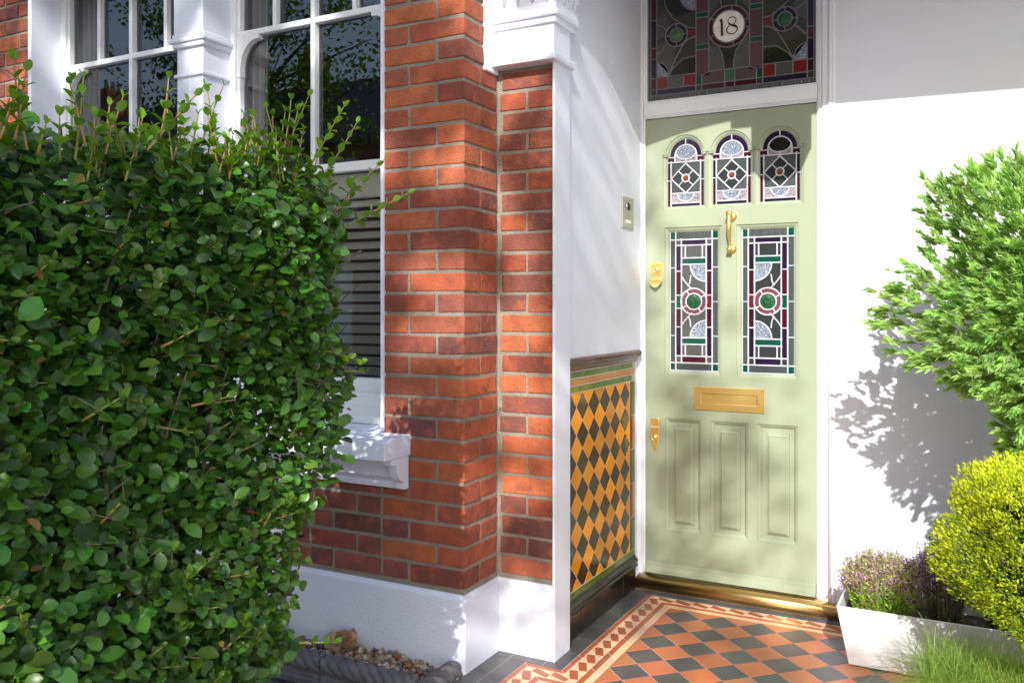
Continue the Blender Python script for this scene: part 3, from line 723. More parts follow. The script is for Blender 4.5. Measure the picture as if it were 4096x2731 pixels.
# three arched panes
for q, c in enumerate(cx3):
    gm = MB(); cm = MB(); hw = .083; b_, sp = 1.750, 1.968
    outl = [(c-hw-.006, b_-.006), (c+hw+.006, b_-.006), (c+hw+.006, 1.985)]+arc(c, 1.985, .078, 0, 180, 20)+[(c-hw-.006, 1.985)]
    poly(gm, outl, M['glass_purple'], YG)
    y1 = YG-.0006
    # side strips: purple above, maroon below
    for sg in (-1, 1): poly(gm, [(c+sg*hw, b_), (c+sg*.068, b_), (c+sg*.068, 1.86), (c+sg*hw, 1.86)], M['glass_maroon'], y1)
    for sg in (-1, 1): poly(gm, [(c+sg*.089, sp-.006), (c+sg*.05, sp-.006), (c+sg*.05, sp+.012), (c+sg*.089, sp+.012)], M['glass_maroon'], y1)
    # inner arch: lens and lace spandrels
    ir = .049; ac = 1.981
    poly(gm, [(c-ir, 1.952), (c+ir, 1.952)]+arc(c, ac, ir, 0, 180, 18), M['glass_lace'], y1)
    lens = arc(c, ac, ir, 20, 160, 12)+[(c+.046*math.cos(R(a)), 2.028-.052*math.sin(R(a))) for a in range(170, 9, -16)]
    lens = arc(c, ac, ir*.98, 22, 158, 12)+[(c-.0455*math.cos(R(a)), ac+.018-.032*math.sin(R(a))) for a in range(0, 181, 15)][1:-1]
    poly(gm, lens, M['glass_dark' if q == 2 else 'glass_frosted'], y1-.0004)
    # square field with ribbed quarters and diamond
    z0, z1 = 1.811, 1.947; cz = (z0+z1)/2; hx = .068
    for k, (sx, sz) in enumerate(((-1, 1), (1, 1), (1, -1), (-1, -1))):
        poly(gm, [(c, cz), (c+sx*hx, cz), (c+sx*hx, cz+sz*.068), (c, cz+sz*.068)], M['glass_ribbed' if k % 2 == 0 else 'glass_ribbed_level'], y1)
    poly(gm, [(c, cz+.067), (c+.067, cz), (c, cz-.067), (c-.067, cz)], M['glass_clear'], y1-.0003)
    # foot: lace with frosted half round
    poly(gm, [(c-hx, 1.767), (c+hx, 1.767), (c+hx, z0), (c-hx, z0)], M['glass_lace'], y1)
    poly(gm, arc(c, z0, .037, 180, 360, 14), M['glass_frosted'], y1-.0004)
    w1 = .0062; yc = YG-.0018
    came(cm, subl([(c-.069, b_-.002), (c-.069, 1.957)]), w1, yc); came(cm, subl([(c+.069, b_-.002), (c+.069, 1.957)]), w1, yc)
    came(cm, subl([(c-.085, 1.953), (c+.085, 1.953)]), w1, yc); came(cm, subl([(c-.069, z0), (c+.069, z0)]), w1, yc); came(cm, subl([(c-.069, 1.766), (c+.069, 1.766)]), w1, yc)
    came(cm, subl([(c-.085, 1.87), (c-.069, 1.87)], 1), .005, yc); came(cm, subl([(c+.085, 1.87), (c+.069, 1.87)], 1), .005, yc)
    came(cm, [(c-ir-.002, 1.953)]+arc(c, ac, ir+.002, 180, 0, 18)+[(c+ir+.002, 1.953)], w1, yc)
    came(cm, [(c-.048*math.cos(R(a)), ac+.018-.034*math.sin(R(a))) for a in range(0, 181, 12)], .0055, yc)
    came(cm, subl([(c, 1.953), (c, ac-.014)], 2), .005, yc); came(cm, subl([(c, ac+ir), (c, 2.058)], 2), .005, yc)
    for sg in (-1, 1): came(cm, subl([(c+sg*.050, 1.977), (c+sg*.083, 1.977)], 2), .0055, yc)
    t = [(c, cz+.068), (c+.068, cz), (c, cz-.068), (c-.068, cz)]
    for k in range(4): came(cm, subl([t[k], t[(k+1) % 4]]), .0062, yc-.0004)
    for a in (45, 135, 225, 315): came(cm, [(c+.016*math.cos(R(a)), cz+.016*math.sin(R(a))), (c+.048*math.cos(R(a)), cz+.048*math.sin(R(a)))], .0052, yc)
    came(cm, circ(c, cz, .0165), .0075, yc-.0006, dots=False)
    came(cm, arc(c, z0, .039, 180, 360, 14), .0058, yc)
    gm.lathe((c, YG-.001, cz), (0, -1, 0), [(.0115, 0), (.0105, .004), (.006, .0075), (0, .0085)], M['glass_amber'], 10, smooth=False)
    go = tag(gm.build('leaded_glass', door), ['left', 'middle', 'right'][q]+' arched pane of stained glass'); cm.build('lead_came', go)
# two tall panes
for q, (c, mir) in enumerate(((-1.142, -1), (-.812, 1))):
    gm = MB(); cm = MB(); z0, z1 = 1.001, 1.632; hw = .1105; v1, v2 = .0845, .0575; yc = YG-.0018; y1 = YG-.0006
    poly(gm, rect(c-hw-.006, z0-.006, c+hw+.006, z1+.006), M['glass_grey' if q == 0 else 'glass_clear'], YG)
    for sg in (-1, 1):
        poly(gm, rect(c+sg*hw, z0, c+sg*v1, z1), M['glass_ribbed_level'], y1)
        for zc, nm in ((1.3, 0), (1.02, 1), (1.18, 2), (1.44, 3)): pass
        for za, zb, mm in ((1.067, 1.2, 'purple'), (1.2, 1.285, 'maroon'), (1.285, 1.345, None), (1.345, 1.455, 'maroon'), (1.455, 1.572, 'purple')):
            mm = mm or ('green' if sg == (-1 if q == 0 else 1) else 'red')
            poly(gm, rect(c+sg*v1, za, c+sg*v2, zb), M['glass_'+mm], y1)
        for za, zb in ((z0, 1.034), (1.598, z1)): poly(gm, rect(c+sg*hw, za, c+sg*v1, zb), M['glass_green'], y1-.0003)
    poly(gm, rect(c-v1, z0, c+v1, 1.036), M['glass_ribbed'], y1); poly(gm, rect(c-v1, 1.598, c+v1, z1), M['glass_ribbed'], y1)
    poly(gm, rect(c-v2, 1.574, c+v2, 1.598), M['glass_purple'], y1); poly(gm, rect(c-v2, 1.04, c+v2, 1.064), M['glass_maroon' if q == 0 else 'glass_purple'], y1)
    poly(gm, rect(c-v2, 1.487, c+v2, 1.512), M['glass_green'], y1); poly(gm, rect(c-v2, 1.122, c+v2, 1.149), M['glass_green'], y1)
    # frosted quarter rounds
    kx = c-mir*v2
    for zc, a0, a1 in ((1.483, 270, 360), (1.153, 0, 90)):
        pts = [(kx, zc)]+[(kx+mir*.074*math.cos(R(a)), zc+.077*math.sin(R(a))) for a in np.linspace(a0, a1, 10)]
        poly(gm, pts, M['glass_frosted'], y1)
        came(cm, pts[1:], .0062, yc)
    for zc, sg in ((1.483, -1), (1.153, 1)):
        p = [(c+mir*.0575, zc+sg*.052), (c+mir*.040, zc+sg*.078), (c+mir*.022, zc+sg*.098), (c+mir*.010, zc+sg*.110)]
        came(cm, p, .0058, yc); came(cm, [(c+mir*.014, zc+sg*.050), (c+mir*.018, zc+sg*.08), (c+mir*.026, zc+sg*.096)], .0055, yc)
    poly(gm, circ(c, 1.316, .058)[:-1], M['glass_pink'], y1-.0003); poly(gm, circ(c, 1.316, .036)[:-1], M['glass_jewel'], y1-.0006)
    gm.lathe((c, y1, 1.316), (0, -1, 0), [(.033, 0), (.031, .003), (.026, .0045), (.015, .005), (.008, .007), (.004, .005), (0, .0055)], M['glass_jewel'], 24)
    for k in range(16): gm.lathe((c+.029*math.cos(k*math.pi/8), y1-.003, 1.316+.029*math.sin(k*math.pi/8)), (0, -1, 0), [(.0022, 0), (.0018, .0018), (0, .0024)], M['glass_jewel'], 6)
    for k in range(8):
        a = k*math.pi/4; gm.tube([(c+.008*math.cos(a), y1-.0055, 1.316+.008*math.sin(a)), (c+.015*math.cos(a+.12), y1-.0075, 1.316+.015*math.sin(a+.12)), (c+.020*math.cos(a), y1-.0045, 1.316+.020*math.sin(a))], [.001, .0028, .0006], M['glass_jewel'], 6)
    came(cm, circ(c, 1.316, .0595), .0066, yc-.0004, dots=False); came(cm, circ(c, 1.316, .0365), .0066, yc-.0004, dots=False)
    for a in (30, 125, 210, 305): came(cm, [(c+.038*math.cos(R(a)), 1.316+.038*math.sin(R(a))), (c+.057*math.cos(R(a)), 1.316+.057*math.sin(R(a)))], .006, yc)
    w1 = .0066
    for x in (-v1, v1): came(cm, subl([(c+x, z0), (c+x, z1)], 8), w1, yc)
    for x in (-v2, v2): came(cm, subl([(c+x, 1.036), (c+x, 1.600)], 8), w1, yc)
    for x in (-.0395, .0395): came(cm, subl([(c+x, 1.514), (c+x, 1.572)], 2), .006, yc); came(cm, subl([(c+x, 1.067), (c+x, 1.12)], 2), .006, yc)
    for z, x in ((1.036, hw), (1.598, hw), (1.067, v1), (1.572, v1), (1.514, v2), (1.485, v2), (1.121, v2), (1.151, v2)): came(cm, subl([(c-x, z), (c+x, z)], 6), w1, yc)
    for sg in (-1, 1):
        for z in (1.16, 1.315, 1.47): came(cm, subl([(c+sg*hw, z), (c+sg*v1, z)], 1), .0048, yc)
        for z in (1.2, 1.285, 1.345, 1.455): came(cm, subl([(c+sg*v1, z), (c+sg*v2, z)], 1), .0055, yc)
    came(cm, subl([(c-hw+.001, z0), (c+hw-.001, z0)]), .006, yc); came(cm, subl([(c-hw+.001, z0), (c-hw+.001, z1)]), .004, yc)
    go = tag(gm.build('leaded_glass', door), ['left', 'right'][q]+' tall pane of stained glass with green rosette'); cm.build('lead_came', go)

# ---- brass fittings
B = M['brass']
s = MB(); kx = -.9655
for z, r in ((1.692, .0235), (1.548, .0215)):
    s.lathe((kx, YD, z), (0, -1, 0), [(r, -.001), (r, .003), (r*.93, .007), (r*.72, .012), (r*.5, .0145), (0, .016)], B, 32)
s.build('knocker_base', door) if False else None
kb = s.build('door_knocker', door)
s = MB()
s.tube([(kx, YD-.010, 1.692), (kx, YD-.030, 1.695), (kx, YD-.044, 1.700)], [.010, .009, .011], B, 14)
s.tube([(kx-.0125, YD-.044, 1.702), (kx+.0125, YD-.044, 1.702)], .0105, B, 18)
s.tube([(kx, YD-.044, 1.702), (kx, YD-.044, 1.690), (kx, YD-.045, 1.680), (kx, YD-.046, 1.672), (kx, YD-.048, 1.660), (kx, YD-.050, 1.645), (kx, YD-.048, 1.625), (kx, YD-.044, 1.605), (kx, YD-.039, 1.585), (kx, YD-.035, 1.568), (kx, YD-.034, 1.556), (kx, YD-.034, 1.548)],
    [.007, .0085, .0082, .0100, .0112, .0115, .0102, .0085, .0065, .0052, .0060, .0075], B, 16, sc=(1.1, .9))
s.lathe((kx, YD-.045, 1.676), (0, 0, 1), [(.0085, -.004), (.0115, -.002), (.0115, .002), (.0085, .004)], B, 20)
s.tube([(kx-.012, YD-.036, 1.546), (kx+.010, YD-.036, 1.546)], .0095, B, 16)
s.lathe((kx, YD-.012, 1.548), (0, -1, 0), [(.008, 0), (.008, .014), (.010, .02)], B, 16)
s.build('knocker_arm', kb)
# latch with finger pull
s = MB(); lx = -1.3115
sh = [(lx-.0275, 1.489)]+[(lx+.055*(t-.5), 1.489+.006*math.sin(math.pi*t)) for t in (.25, .5, .75)]+[(lx+.0275, 1.489), (lx+.0265, 1.45), (lx+.0255, 1.422), (lx-.0255, 1.422), (lx-.0265, 1.45)]
s.prism(sh, 'y', YD-.004, YD+.001, B)
prf = [(YD-.004, 1.424), (YD-.006, 1.418), (YD-.012, 1.410), (YD-.021, 1.402), (YD-.026, 1.392), (YD-.028, 1.381)]
vs = []
for i, (y, z) in enumerate(prf):
    hw = (.0255, .0275, .029, .0285, .024, .011)[i]
    vs += [(lx-hw, y, z+(.004 if i > 3 else 0)), (lx-hw*.5, y-.001, z), (lx, y-.0015, z-(.001 if i > 3 else 0)), (lx+hw*.5, y-.001, z), (lx+hw, y, z+(.004 if i > 3 else 0))]
s.add(vs, [(i*5+k, i*5+k+1, i*5+6+k, i*5+5+k) for i in range(5) for k in range(4)], B, None, True)
s.prism([(lx-.020, 1.482), (lx+.020, 1.482), (lx+.019, 1.458), (lx+.010, 1.440), (lx, 1.432), (lx-.010, 1.440), (lx-.019, 1.458)], 'y', YD-.0062, YD-.0035, B)
lt = s.build('latch_pull', door, bevel=.001)
s = MB(); s.lathe((lx, YD-.005, 1.463), (0, -1, 0), [(.0155, 0), (.0150, .006), (.0125, .0075), (.0118, .006), (.0085, .006), (.008, .0085), (0, .0088)], B, 28)
s.box((lx-.0010, YD-.0142, 1.458), (lx+.0010, YD-.0136, 1.468), M['black']); text_on(s, 'BANHAM', .0115, (lx, YD-.0062, 1.4845), M['brass'], ext=.0010, spacing=.95); s.build('lock_cylinder', lt)
s = MB(); kx2 = -1.320
s.prism([(kx2-.0205, .772), (kx2-.017, .777), (kx2+.017, .777), (kx2+.0205, .772), (kx2+.0205, .700), (kx2+.018, .675), (kx2+.007, .632), (kx2+.003, .627), (kx2-.003, .627), (kx2-.007, .632), (kx2-.018, .675), (kx2-.0205, .700)], 'y', YD-.0045, YD+.001, B)
lk = s.build('deadlock', door, bevel=.0012)
s = MB(); s.lathe((kx2, YD-.004, .690), (0, -1, 0), [(.0165, 0), (.0160, .005), (.013, .0075), (.0122, .006), (.009, .006), (.0085, .009), (0, .0092)], B, 28)
s.box((kx2-.0010, YD-.0138, .685), (kx2+.0010, YD-.0132, .695), M['black']); text_on(s, 'BANHAM', .0095, (kx2, YD-.0047, .738), M['opal'], ext=.0007); s.build('lock_cylinder', lk)
# letterbox
s = MB(); lp = MB()
outer = rect(-1.134, .8275, -.8235, .933)
s.ring(outer, [(0, .001), (0, -.0035), (.0015, -.0045), (.029, -.0045), (.0305, -.0015), (.032, -.0010)], YD, B, close=False)
s.prism(rect(-1.133, .828, -.8245, .932), 'y', YD-.0005, YD+.0008, M['brass_dark'])
lb = s.build('letterbox', door)
s = MB(); s.box((-1.1005, YD-.0022, .8605), (-.857, YD-.0008, .900), B, ch=.0006); s.build('letter_flap', lb)

# ================================================================== FANLIGHT
fa = empty('fanlight', (-.982, 3.9, 2.24), 'stained glass fanlight above the door with a white roundel reading 18', 'fanlight')
gm = MB(); cm = MB(); y0 = 3.899; y1 = y0-.0006; yc = y0-.0018; C2 = M['came_dark']
poly(gm, rect(-1.366, 2.238, -.598, 3.2), M['glass_olive'], y0)
XL, XR = -1.345, -.618; XL2, XR2 = -1.316, -.646; A1, A2, A3, A4 = -1.131, -1.072, -.890, -.833
def P_(pts, m, k=0): poly(gm, pts, M[m], y1-.0003*k)
P_(rect(-1.364, 2.242, -.60, 2.268), 'glass_ribbed'); P_(rect(-1.364, 2.268, XL, 3.2), 'glass_ribbed_level'); P_(rect(XR, 2.268, -.60, 3.2), 'glass_ribbed_level')
P_(rect(-1.364, 2.242, XL, 2.268), 'glass_green', 1); P_(rect(XR, 2.242, -.60, 2.268), 'glass_green', 1)
for za, zb, mm in ((2.30, 2.35, 'maroon'), (2.35, 2.44, 'purple'), (2.44, 2.49, 'maroon'), (2.49, 2.62, 'purple'), (2.62, 2.9, 'maroon'), (2.9, 3.2, 'purple')):
    P_(rect(XL, za, XL2, zb), 'glass_'+mm); P_(rect(XR2, za, XR, zb), 'glass_'+mm)
P_(rect(XL2, 2.272, A1, 2.295), 'glass_purple'); P_(rect(A1+.025, 2.274, A4-.02, 2.300), 'glass_maroon'); P_(rect(A4, 2.272, XR2, 2.295), 'glass_purple')
for xa, xb in ((XL2, A1), (A4, XR2)):
    w3 = (xb-xa)
    P_(rect(xa, 2.298, xa+w3*.27, 2.350), 'glass_red'); P_(rect(xb-w3*.30, 2.298, xb, 2.350), 'glass_red'); P_(rect(xa+w3*.31, 2.302, xb-w3*.34, 2.346), 'glass_grey')
P_(rect(A1, 2.298, A1+.028, 2.335), 'glass_green'); P_(rect(A4-.028, 2.298, A4, 2.335), 'glass_green')
P_([(A1+.028, 2.300), (-1.0, 2.300), (-1.0, 2.352), (A2+.005, 2.352), (A1+.030, 2.335)], 'glass_mauve'); P_([(A4-.028, 2.300), (-.955, 2.300), (-.955, 2.352), (A3-.005, 2.352), (A4-.03, 2.335)], 'glass_mauve')
P_(rect(-.9985, 2.302, -.957, 2.350), 'glass_jewel')
for xa, xb in ((A1, A2), (A3, A4)):
    P_(rect(xa, 2.337, xb, 3.2), 'glass_mauve')
    for z in (2.455, 2.60, 2.83): P_(rect(xa, z, xb, z+.024), 'glass_green', 1)
for sg, c, mc in ((1, -1.222, 'glass_bull'), (-1, -.739, 'glass_jewel')):
    e = XL2 if sg == 1 else XR2; a = A1 if sg == 1 else A4; zc = 2.537
    P_([(e, 2.352)]+[(e+sg*.058*math.cos(R(t)), 2.352+.070*math.sin(R(t))) for t in range(0, 91, 15)], 'glass_frosted')
    P_([(e+sg*.058, 2.352), (a, 2.352), (a, 2.425), (a-sg*.05, 2.428), (a-sg*.09, 2.405)], 'glass_dark')
    P_([(e, 2.50), (e+sg*.05, 2.52), (c-sg*.0, 2.485), (e+sg*.06, 2.36), (e, 2.43)], 'glass_grey' if sg == 1 else 'glass_olive')
    P_([(e, 2.62), (e+sg*.03, 2.66), (e+sg*.06, 2.60), (e+sg*.05, 2.55), (e, 2.52)], 'glass_grey')
    P_([(c+sg*.046, 2.56), (a, 2.55), (a, 2.525), (c+sg*.046, 2.515)], 'glass_red', 1)
    P_([(e+sg*.02, 2.9), (e+sg*.02, 2.68), (e+sg*.1, 2.62), (a, 2.64), (a, 2.9)], 'glass_dark')
    P_(circ(a, 2.70, .07)[:-1], 'glass_frosted', 1) if False else None
    P_([(a, 2.78)]+[(a-sg*.075*math.cos(R(t)), 2.72-.08*math.sin(R(t))) for t in range(0, 91, 15)], 'glass_frosted', 1)
    P_(circ(c, zc, .050)[:-1], 'glass_purple', 2)
    gm.lathe((c, y1-.0008, zc), (0, -1, 0), [(.027, 0), (.024, .004), (.014, .007), (0, .008)], M[mc], 20)
    came(cm, circ(c, zc, .0525), .006, yc-.001, C2, False); came(cm, circ(c, zc, .031), .006, yc-.001, C2, False)
    for t in (0, 90, 180, 270): came(cm, [(c+.031*math.cos(R(t)), zc+.031*math.sin(R(t))), (c+.051*math.cos(R(t)), zc+.051*math.sin(R(t)))], .006, yc-.001, C2)
    came(cm, [(c+sg*.04, 2.575), (c+sg*.06, 2.562), (a, 2.556)], .0055, yc, C2); came(cm, [(a, 2.52), (a-sg*.035, 2.512), (a-sg*.06, 2.49), (a-sg*.09, 2.44), (e+sg*.062, 2.372)], .0058, yc, C2)
    came(cm, [(e, 2.455), (e+sg*.045, 2.50)], .0055, yc, C2); came(cm, [(e, 2.60), (e+sg*.035, 2.58), (e+sg*.05, 2.562)], .005, yc, C2)
    came(cm, [(e+sg*.058*math.cos(R(t)), 2.352+.072*math.sin(R(t))) for t in range(0, 91, 15)], .0055, yc, C2)
    came(cm, [(e+sg*.052, 2.352), (e+sg*.075, 2.385), (a-sg*.06, 2.425), (a, 2.43)], .0055, yc, C2)
    came(cm, [(c+sg*.03, 2.58), (c-sg*.02, 2.62), (c-sg*.055, 2.68), (c-sg*.06, 2.78)], .0055, yc, C2)
    came(cm, [(a-sg*.077*math.cos(R(t)), 2.72-.082*math.sin(R(t))) for t in range(0, 91, 15)], .0055, yc, C2)
# middle light: pale sides with a dark waisted piece
P_([(A2, 2.352), (-1.005, 2.352), (-1.008, 2.40), (-1.03, 2.45), (A2, 2.47)], 'glass_grey'); P_([(A3, 2.352), (-.960, 2.352), (-.955, 2.40), (-.935, 2.45), (A3, 2.50)], 'glass_grey')
P_([(-1.003, 2.352), (-.962, 2.352), (-.957, 2.41), (-.94, 2.46), (-1.02, 2.46), (-1.007, 2.41)], 'glass_dark')
P_([(A2, 3.2), (A2, 2.6), (-1.02, 2.66), (-1.03, 3.2)], 'glass_grey'); P_([(A3, 3.2), (A3, 2.6), (-.94, 2.66), (-.93, 3.2)], 'glass_grey')
for xs in ([(-1.003, 2.352), (-1.006, 2.39), (-1.015, 2.43), (-1.03, 2.462)], [(-.962, 2.352), (-.958, 2.39), (-.95, 2.43), (-.92, 2.47), (A3, 2.53)], [(-1.015, 2.63), (-1.02, 2.68), (-1.03, 2.8)], [(-.95, 2.63), (-.945, 2.68), (-.93, 2.8)]): came(cm, xs, .0055, yc, C2)
rc, rz = -.982, 2.542
P_(circ(rc, rz, .090)[:-1], 'glass_maroon', 2); P_(circ(rc, rz, .069, 48)[:-1], 'opal', 4)
came(cm, circ(rc, rz, .0925, 40), .0065, yc-.001, C2, False); came(cm, circ(rc, rz, .0715, 40), .006, yc-.0016, C2, False)
for t in (80, 15, -10, 150, 205, 285): came(cm, [(rc+.071*math.cos(R(t)), rz+.071*math.sin(R(t))), (rc+.091*math.cos(R(t)), rz+.091*math.sin(R(t)))], .006, yc-.001, C2)
for x, a_, b_ in ((XL, 2.242, 3.2), (XR, 2.242, 3.2), (XL2, 2.27, 3.2), (XR2, 2.27, 3.2), (A1, 2.27, 3.2), (A4, 2.27, 3.2), (A2, 2.352, 3.2), (A3, 2.352, 3.2)): came(cm, subl([(x, a_), (x, b_)], 10), .006, yc, C2)
for z, a_, b_ in ((2.270, -1.364, -.600), (2.297, XL2, XR2), (2.352, XL2, A1), (2.352, A2, A3), (2.352, A4, XR2)): came(cm, subl([(a_, z), (b_, z)], 8), .006, yc, C2)
for x in (A1+.027, A4-.027, -1.0, -.956): came(cm, [(x, 2.272), (x, 2.352 if abs(x+.98) < .05 else 2.335)], .0055, yc, C2)
came(cm, [(A1+.027, 2.335), (A2, 2.352)], .005, yc, C2); came(cm, [(A4-.027, 2.335), (A3, 2.352)], .005, yc, C2)
for xa, xb in ((XL2, A1), (A4, XR2)):
    for t in (.29, .68): came(cm, [(xa+(xb-xa)*t, 2.297), (xa+(xb-xa)*t, 2.352)], .006, yc, C2)
for xa, xb in ((A1, A2), (A3, A4)):
    for z in (2.455, 2.479, 2.60, 2.624, 2.83): came(cm, [(xa, z), (xb, z)], .005, yc, C2)
for z in (2.30, 2.35, 2.44, 2.49, 2.62): came(cm, [(XL, z), (XL2, z)], .005, yc, C2); came(cm, [(XR2, z), (XR, z)], .005, yc, C2)
for x in (-1.25, -1.08, -.9, -.75): came(cm, [(x, 2.243), (x, 2.27)], .0045, yc, C2)
go = gm.build('leaded_glass', fa); cm.build('lead_came', go)
# number 18
s = MB(); yn = y1-.0018; K = M['black']
def brush(pts, ws):
    pts = [Vector(p) for p in pts]; n = len(pts); vs = []
    for i, p in enumerate(pts):
        e = (pts[min(i+1, n-1)]-pts[max(i-1, 0)]).normalized(); nn = Vector((-e.y, e.x))*(ws[i]*.58+.0004)+Vector((0, 0))
        vs += [(p.x-nn.x, yn, p.y-nn.y), (p.x+nn.x, yn, p.y+nn.y)]
    s.add(vs, [(2*i, 2*i+2, 2*i+3, 2*i+1) for i in range(n-1)], K)
x1_ = rc-.0305
brush([(x1_-.003, rz+.035), (x1_, rz+.01), (x1_+.0005, rz-.02), (x1_+.001, rz-.039)], [.0095, .0085, .008, .0095]); brush([(x1_-.012, rz+.029), (x1_-.004, rz+.034), (x1_+.003, rz+.037)], [.002, .005, .003])
cx8 = rc+.0145; pts = []; ws = []
for t in range(0, 361, 12):
    a = R(t); x = cx8+(.0215 if math.sin(a) > 0 else .0245)*math.sin(2*a)*.0+0; 
for i in range(49):   # one continuous figure of eight stroke
    t = i/48*2*math.pi
    z = math.cos(t); top = z > 0
    r_ = .0185 if top else .0235
    x = cx8+math.sin(2*t)*0
pts = [(cx8+.016*math.sin(R(t))+.001, rz+.0215-.0185*math.cos(R(t))*-1*1) for t in range(0, 361, 15)]
brush([(cx8+.0175*math.cos(R(t)), rz+.0215+.0170*math.sin(R(t))) for t in range(-60, 241, 12)], [.0022+.001*abs(math.sin(R(t))) for t in range(-60, 241, 12)])
brush([(cx8+.0235*math.cos(R(t)), rz-.0165+.0200*math.sin(R(t))) for t in range(118, 423, 12)], [.0030+.0015*abs(math.cos(R(t))) for t in range(118, 423, 12)])
brush([(cx8-.0165, rz+.016), (cx8-.010, rz+.0075), (cx8+.002, rz+.002), (cx8+.013, rz-.003), (cx8+.021, rz-.010)], [.0025, .0065, .0085, .0080, .0045])
s.build('house_number', go)

# ================================================================== INTERCOM on the side wall
ic = empty('door_intercom', (-1.379, 3.673, 1.71), 'steel video intercom panel on the white wall beside the door', 'intercom')
X = -1.379
s = MB(); s.box((X, 3.604, 1.640), (X+.006, 3.744, 1.778), M['steel'], ch=.0015); ib = s.build('faceplate', ic)
s = MB(); s.box((X+.006, 3.636, 1.683), (X+.0063, 3.712, 1.764), M['steel_dark']); s.box((X+.0062, 3.6375, 1.6845), (X+.0066, 3.7105, 1.7625), M['steel'])
for z in (1.698, 1.6955, 1.693, 1.6905): s.box((X+.0066, 3.645, z), (X+.0068, 3.704, z+.0008), M['steel_dark'])
s.box((X+.0066, 3.664, 1.706), (X+.0068, 3.686, 1.709), M['steel_dark'])
for y, z in ((3.673, 1.773), (3.673, 1.646)): s.lathe((X+.0058, y, z), (1, 0, 0), [(.002, 0), (.0015, .001), (0, .0012)], M['steel_dark'], 8)
s.build('engraving', ib)
s = MB(); s.lathe((X+.006, 3.676, 1.737), (1, 0, 0), [(.023, 0), (.023, .002), (.020, .003)], M['steel'], 28); s.lathe((X+.006, 3.676, 1.737), (1, 0, 0), [(.0195, 0), (.0185, .006), (.013, .010), (0, .0125)], M['lens'], 24); s.build('camera_lens', ic)
s = MB(); s.box((X+.006, 3.645, 1.662), (X+.0075, 3.718, 1.677), M['opal'], ch=.0005); s.box((X+.0075, 3.700, 1.6635), (X+.0095, 3.715, 1.6755), M['steel'], ch=.0008); s.build('call_button', ic)

# ================================================================== EDGING, GRAVEL
def rope_edge(name, p0, p1, label):
    p0 = Vector(p0); p1 = Vector(p1); L = (p1-p0).length; t = (p1-p0).normalized(); up = Vector((0, 0, 1)); sd = t.cross(up)
    m = MB(); Rr = .036; zc = .014; n = 40; k = int(L/.0045); vs = []
    for i in range(k+1):
        s_ = L*i/k; e = min(1, (min(s_, L-s_)/.012+.55))
        for j in range(n):
            th = 2*math.pi*j/n; ph = (th*4+s_*2*math.pi/.047*1.0)/1
            lob = abs(math.sin(ph/2))**.7
            r = Rr*(.70+.34*lob)*min(1, e)
            q = p0+t*s_+sd*(r*math.cos(th))+up*(zc+r*math.sin(th)); vs.append(q)
    m.add(vs, [(i*n+j, i*n+(j+1) % n, (i+1)*n+(j+1) % n, (i+1)*n+j) for i in range(k) for j in range(n)]+[tuple(range(n)), tuple(range(k*n, k*n+n))], M['rope'], None, True)
    pf = [(-.030, -.02), (-.030, .028), (-.024, .034), (-.024, .044), (-.020, .050), (-.020, .072), (.020, .072), (.020, .050), (.024, .044), (.024, .034), (.030, .028), (.030, -.02)]
    pf = [(a, b-.074) for a, b in pf]; vs = [p0+sd*a+up*b for a, b in pf]+[p1+sd*a+up*b for a, b in pf]; c = len(pf)
    m.add(vs, [(i, (i+1) % c, c+(i+1) % c, c+i) for i in range(c)]+[tuple(range(c)), tuple(range(c, 2*c))], M['rope'])
    return tag(m.build(name), label, 'edging', 'rope edging round the gravel bed')
YE = 2.460
rope_edge('rope_edging', (-1.632, 2.635, 0), (-1.632, 2.43, 0), 'short grey rope topped edging running out from the corner of the white plinth')
rope_edge('rope_edging', (-2.075, YE, 0), (-1.672, YE, 0), 'grey rope topped edging along the front of the gravel nearest the porch')
rope_edge('rope_edging', (-2.52, YE, 0), (-2.079, YE, 0), 'grey rope topped edging half hidden by the hedge foot')
bm = bmesh.new(); bmesh.ops.create_icosphere(bm, subdivisions=1, radius=1); ico = [tuple(v.co) for v in bm.verts]; icf = [tuple(v.index for v in f.verts) for f in bm.faces]; bm.free()
nS = 900
px = rng.uniform(-2.5, -1.665, nS); py = rng.uniform(2.49, 2.638, nS); pz = -.002+.022*np.clip((px+2.3)*-1.2+.4, 0, 1)*0+rng.uniform(-.008, .014, nS)+.012*np.sin(px*9)
rm = frames(rng.normal(size=(nS, 3))+np.array([0, 0, 1.5])); sz = rng.uniform(.006, .0135, (nS, 1))*np.array([[1.25, 1, .65]])*(1+rng.normal(0, .15, (nS, 3)))
pal = np.array([(.42, .22, .08), (.30, .13, .05), (.20, .16, .13), (.50, .38, .22), (.11, .10, .10), (.36, .28, .20), (.24, .10, .05), (.60, .50, .38)])
jv = np.array(ico)+rng.normal(0, .10, (len(ico), 3))
o = scatter('gravel', jv, icf, np.stack([px, py, pz], 1), rm, sz, pal[rng.integers(0, len(pal), nS)]*rng.uniform(.8, 1.2, (nS, 1)), M['stone']); o['kind'] = 'stuff'
s = MB(); s.box((-2.6, 2.475, -.09), (-1.65, 2.64, -.004), M['soil']); struct(s.build('gravel_bed'))
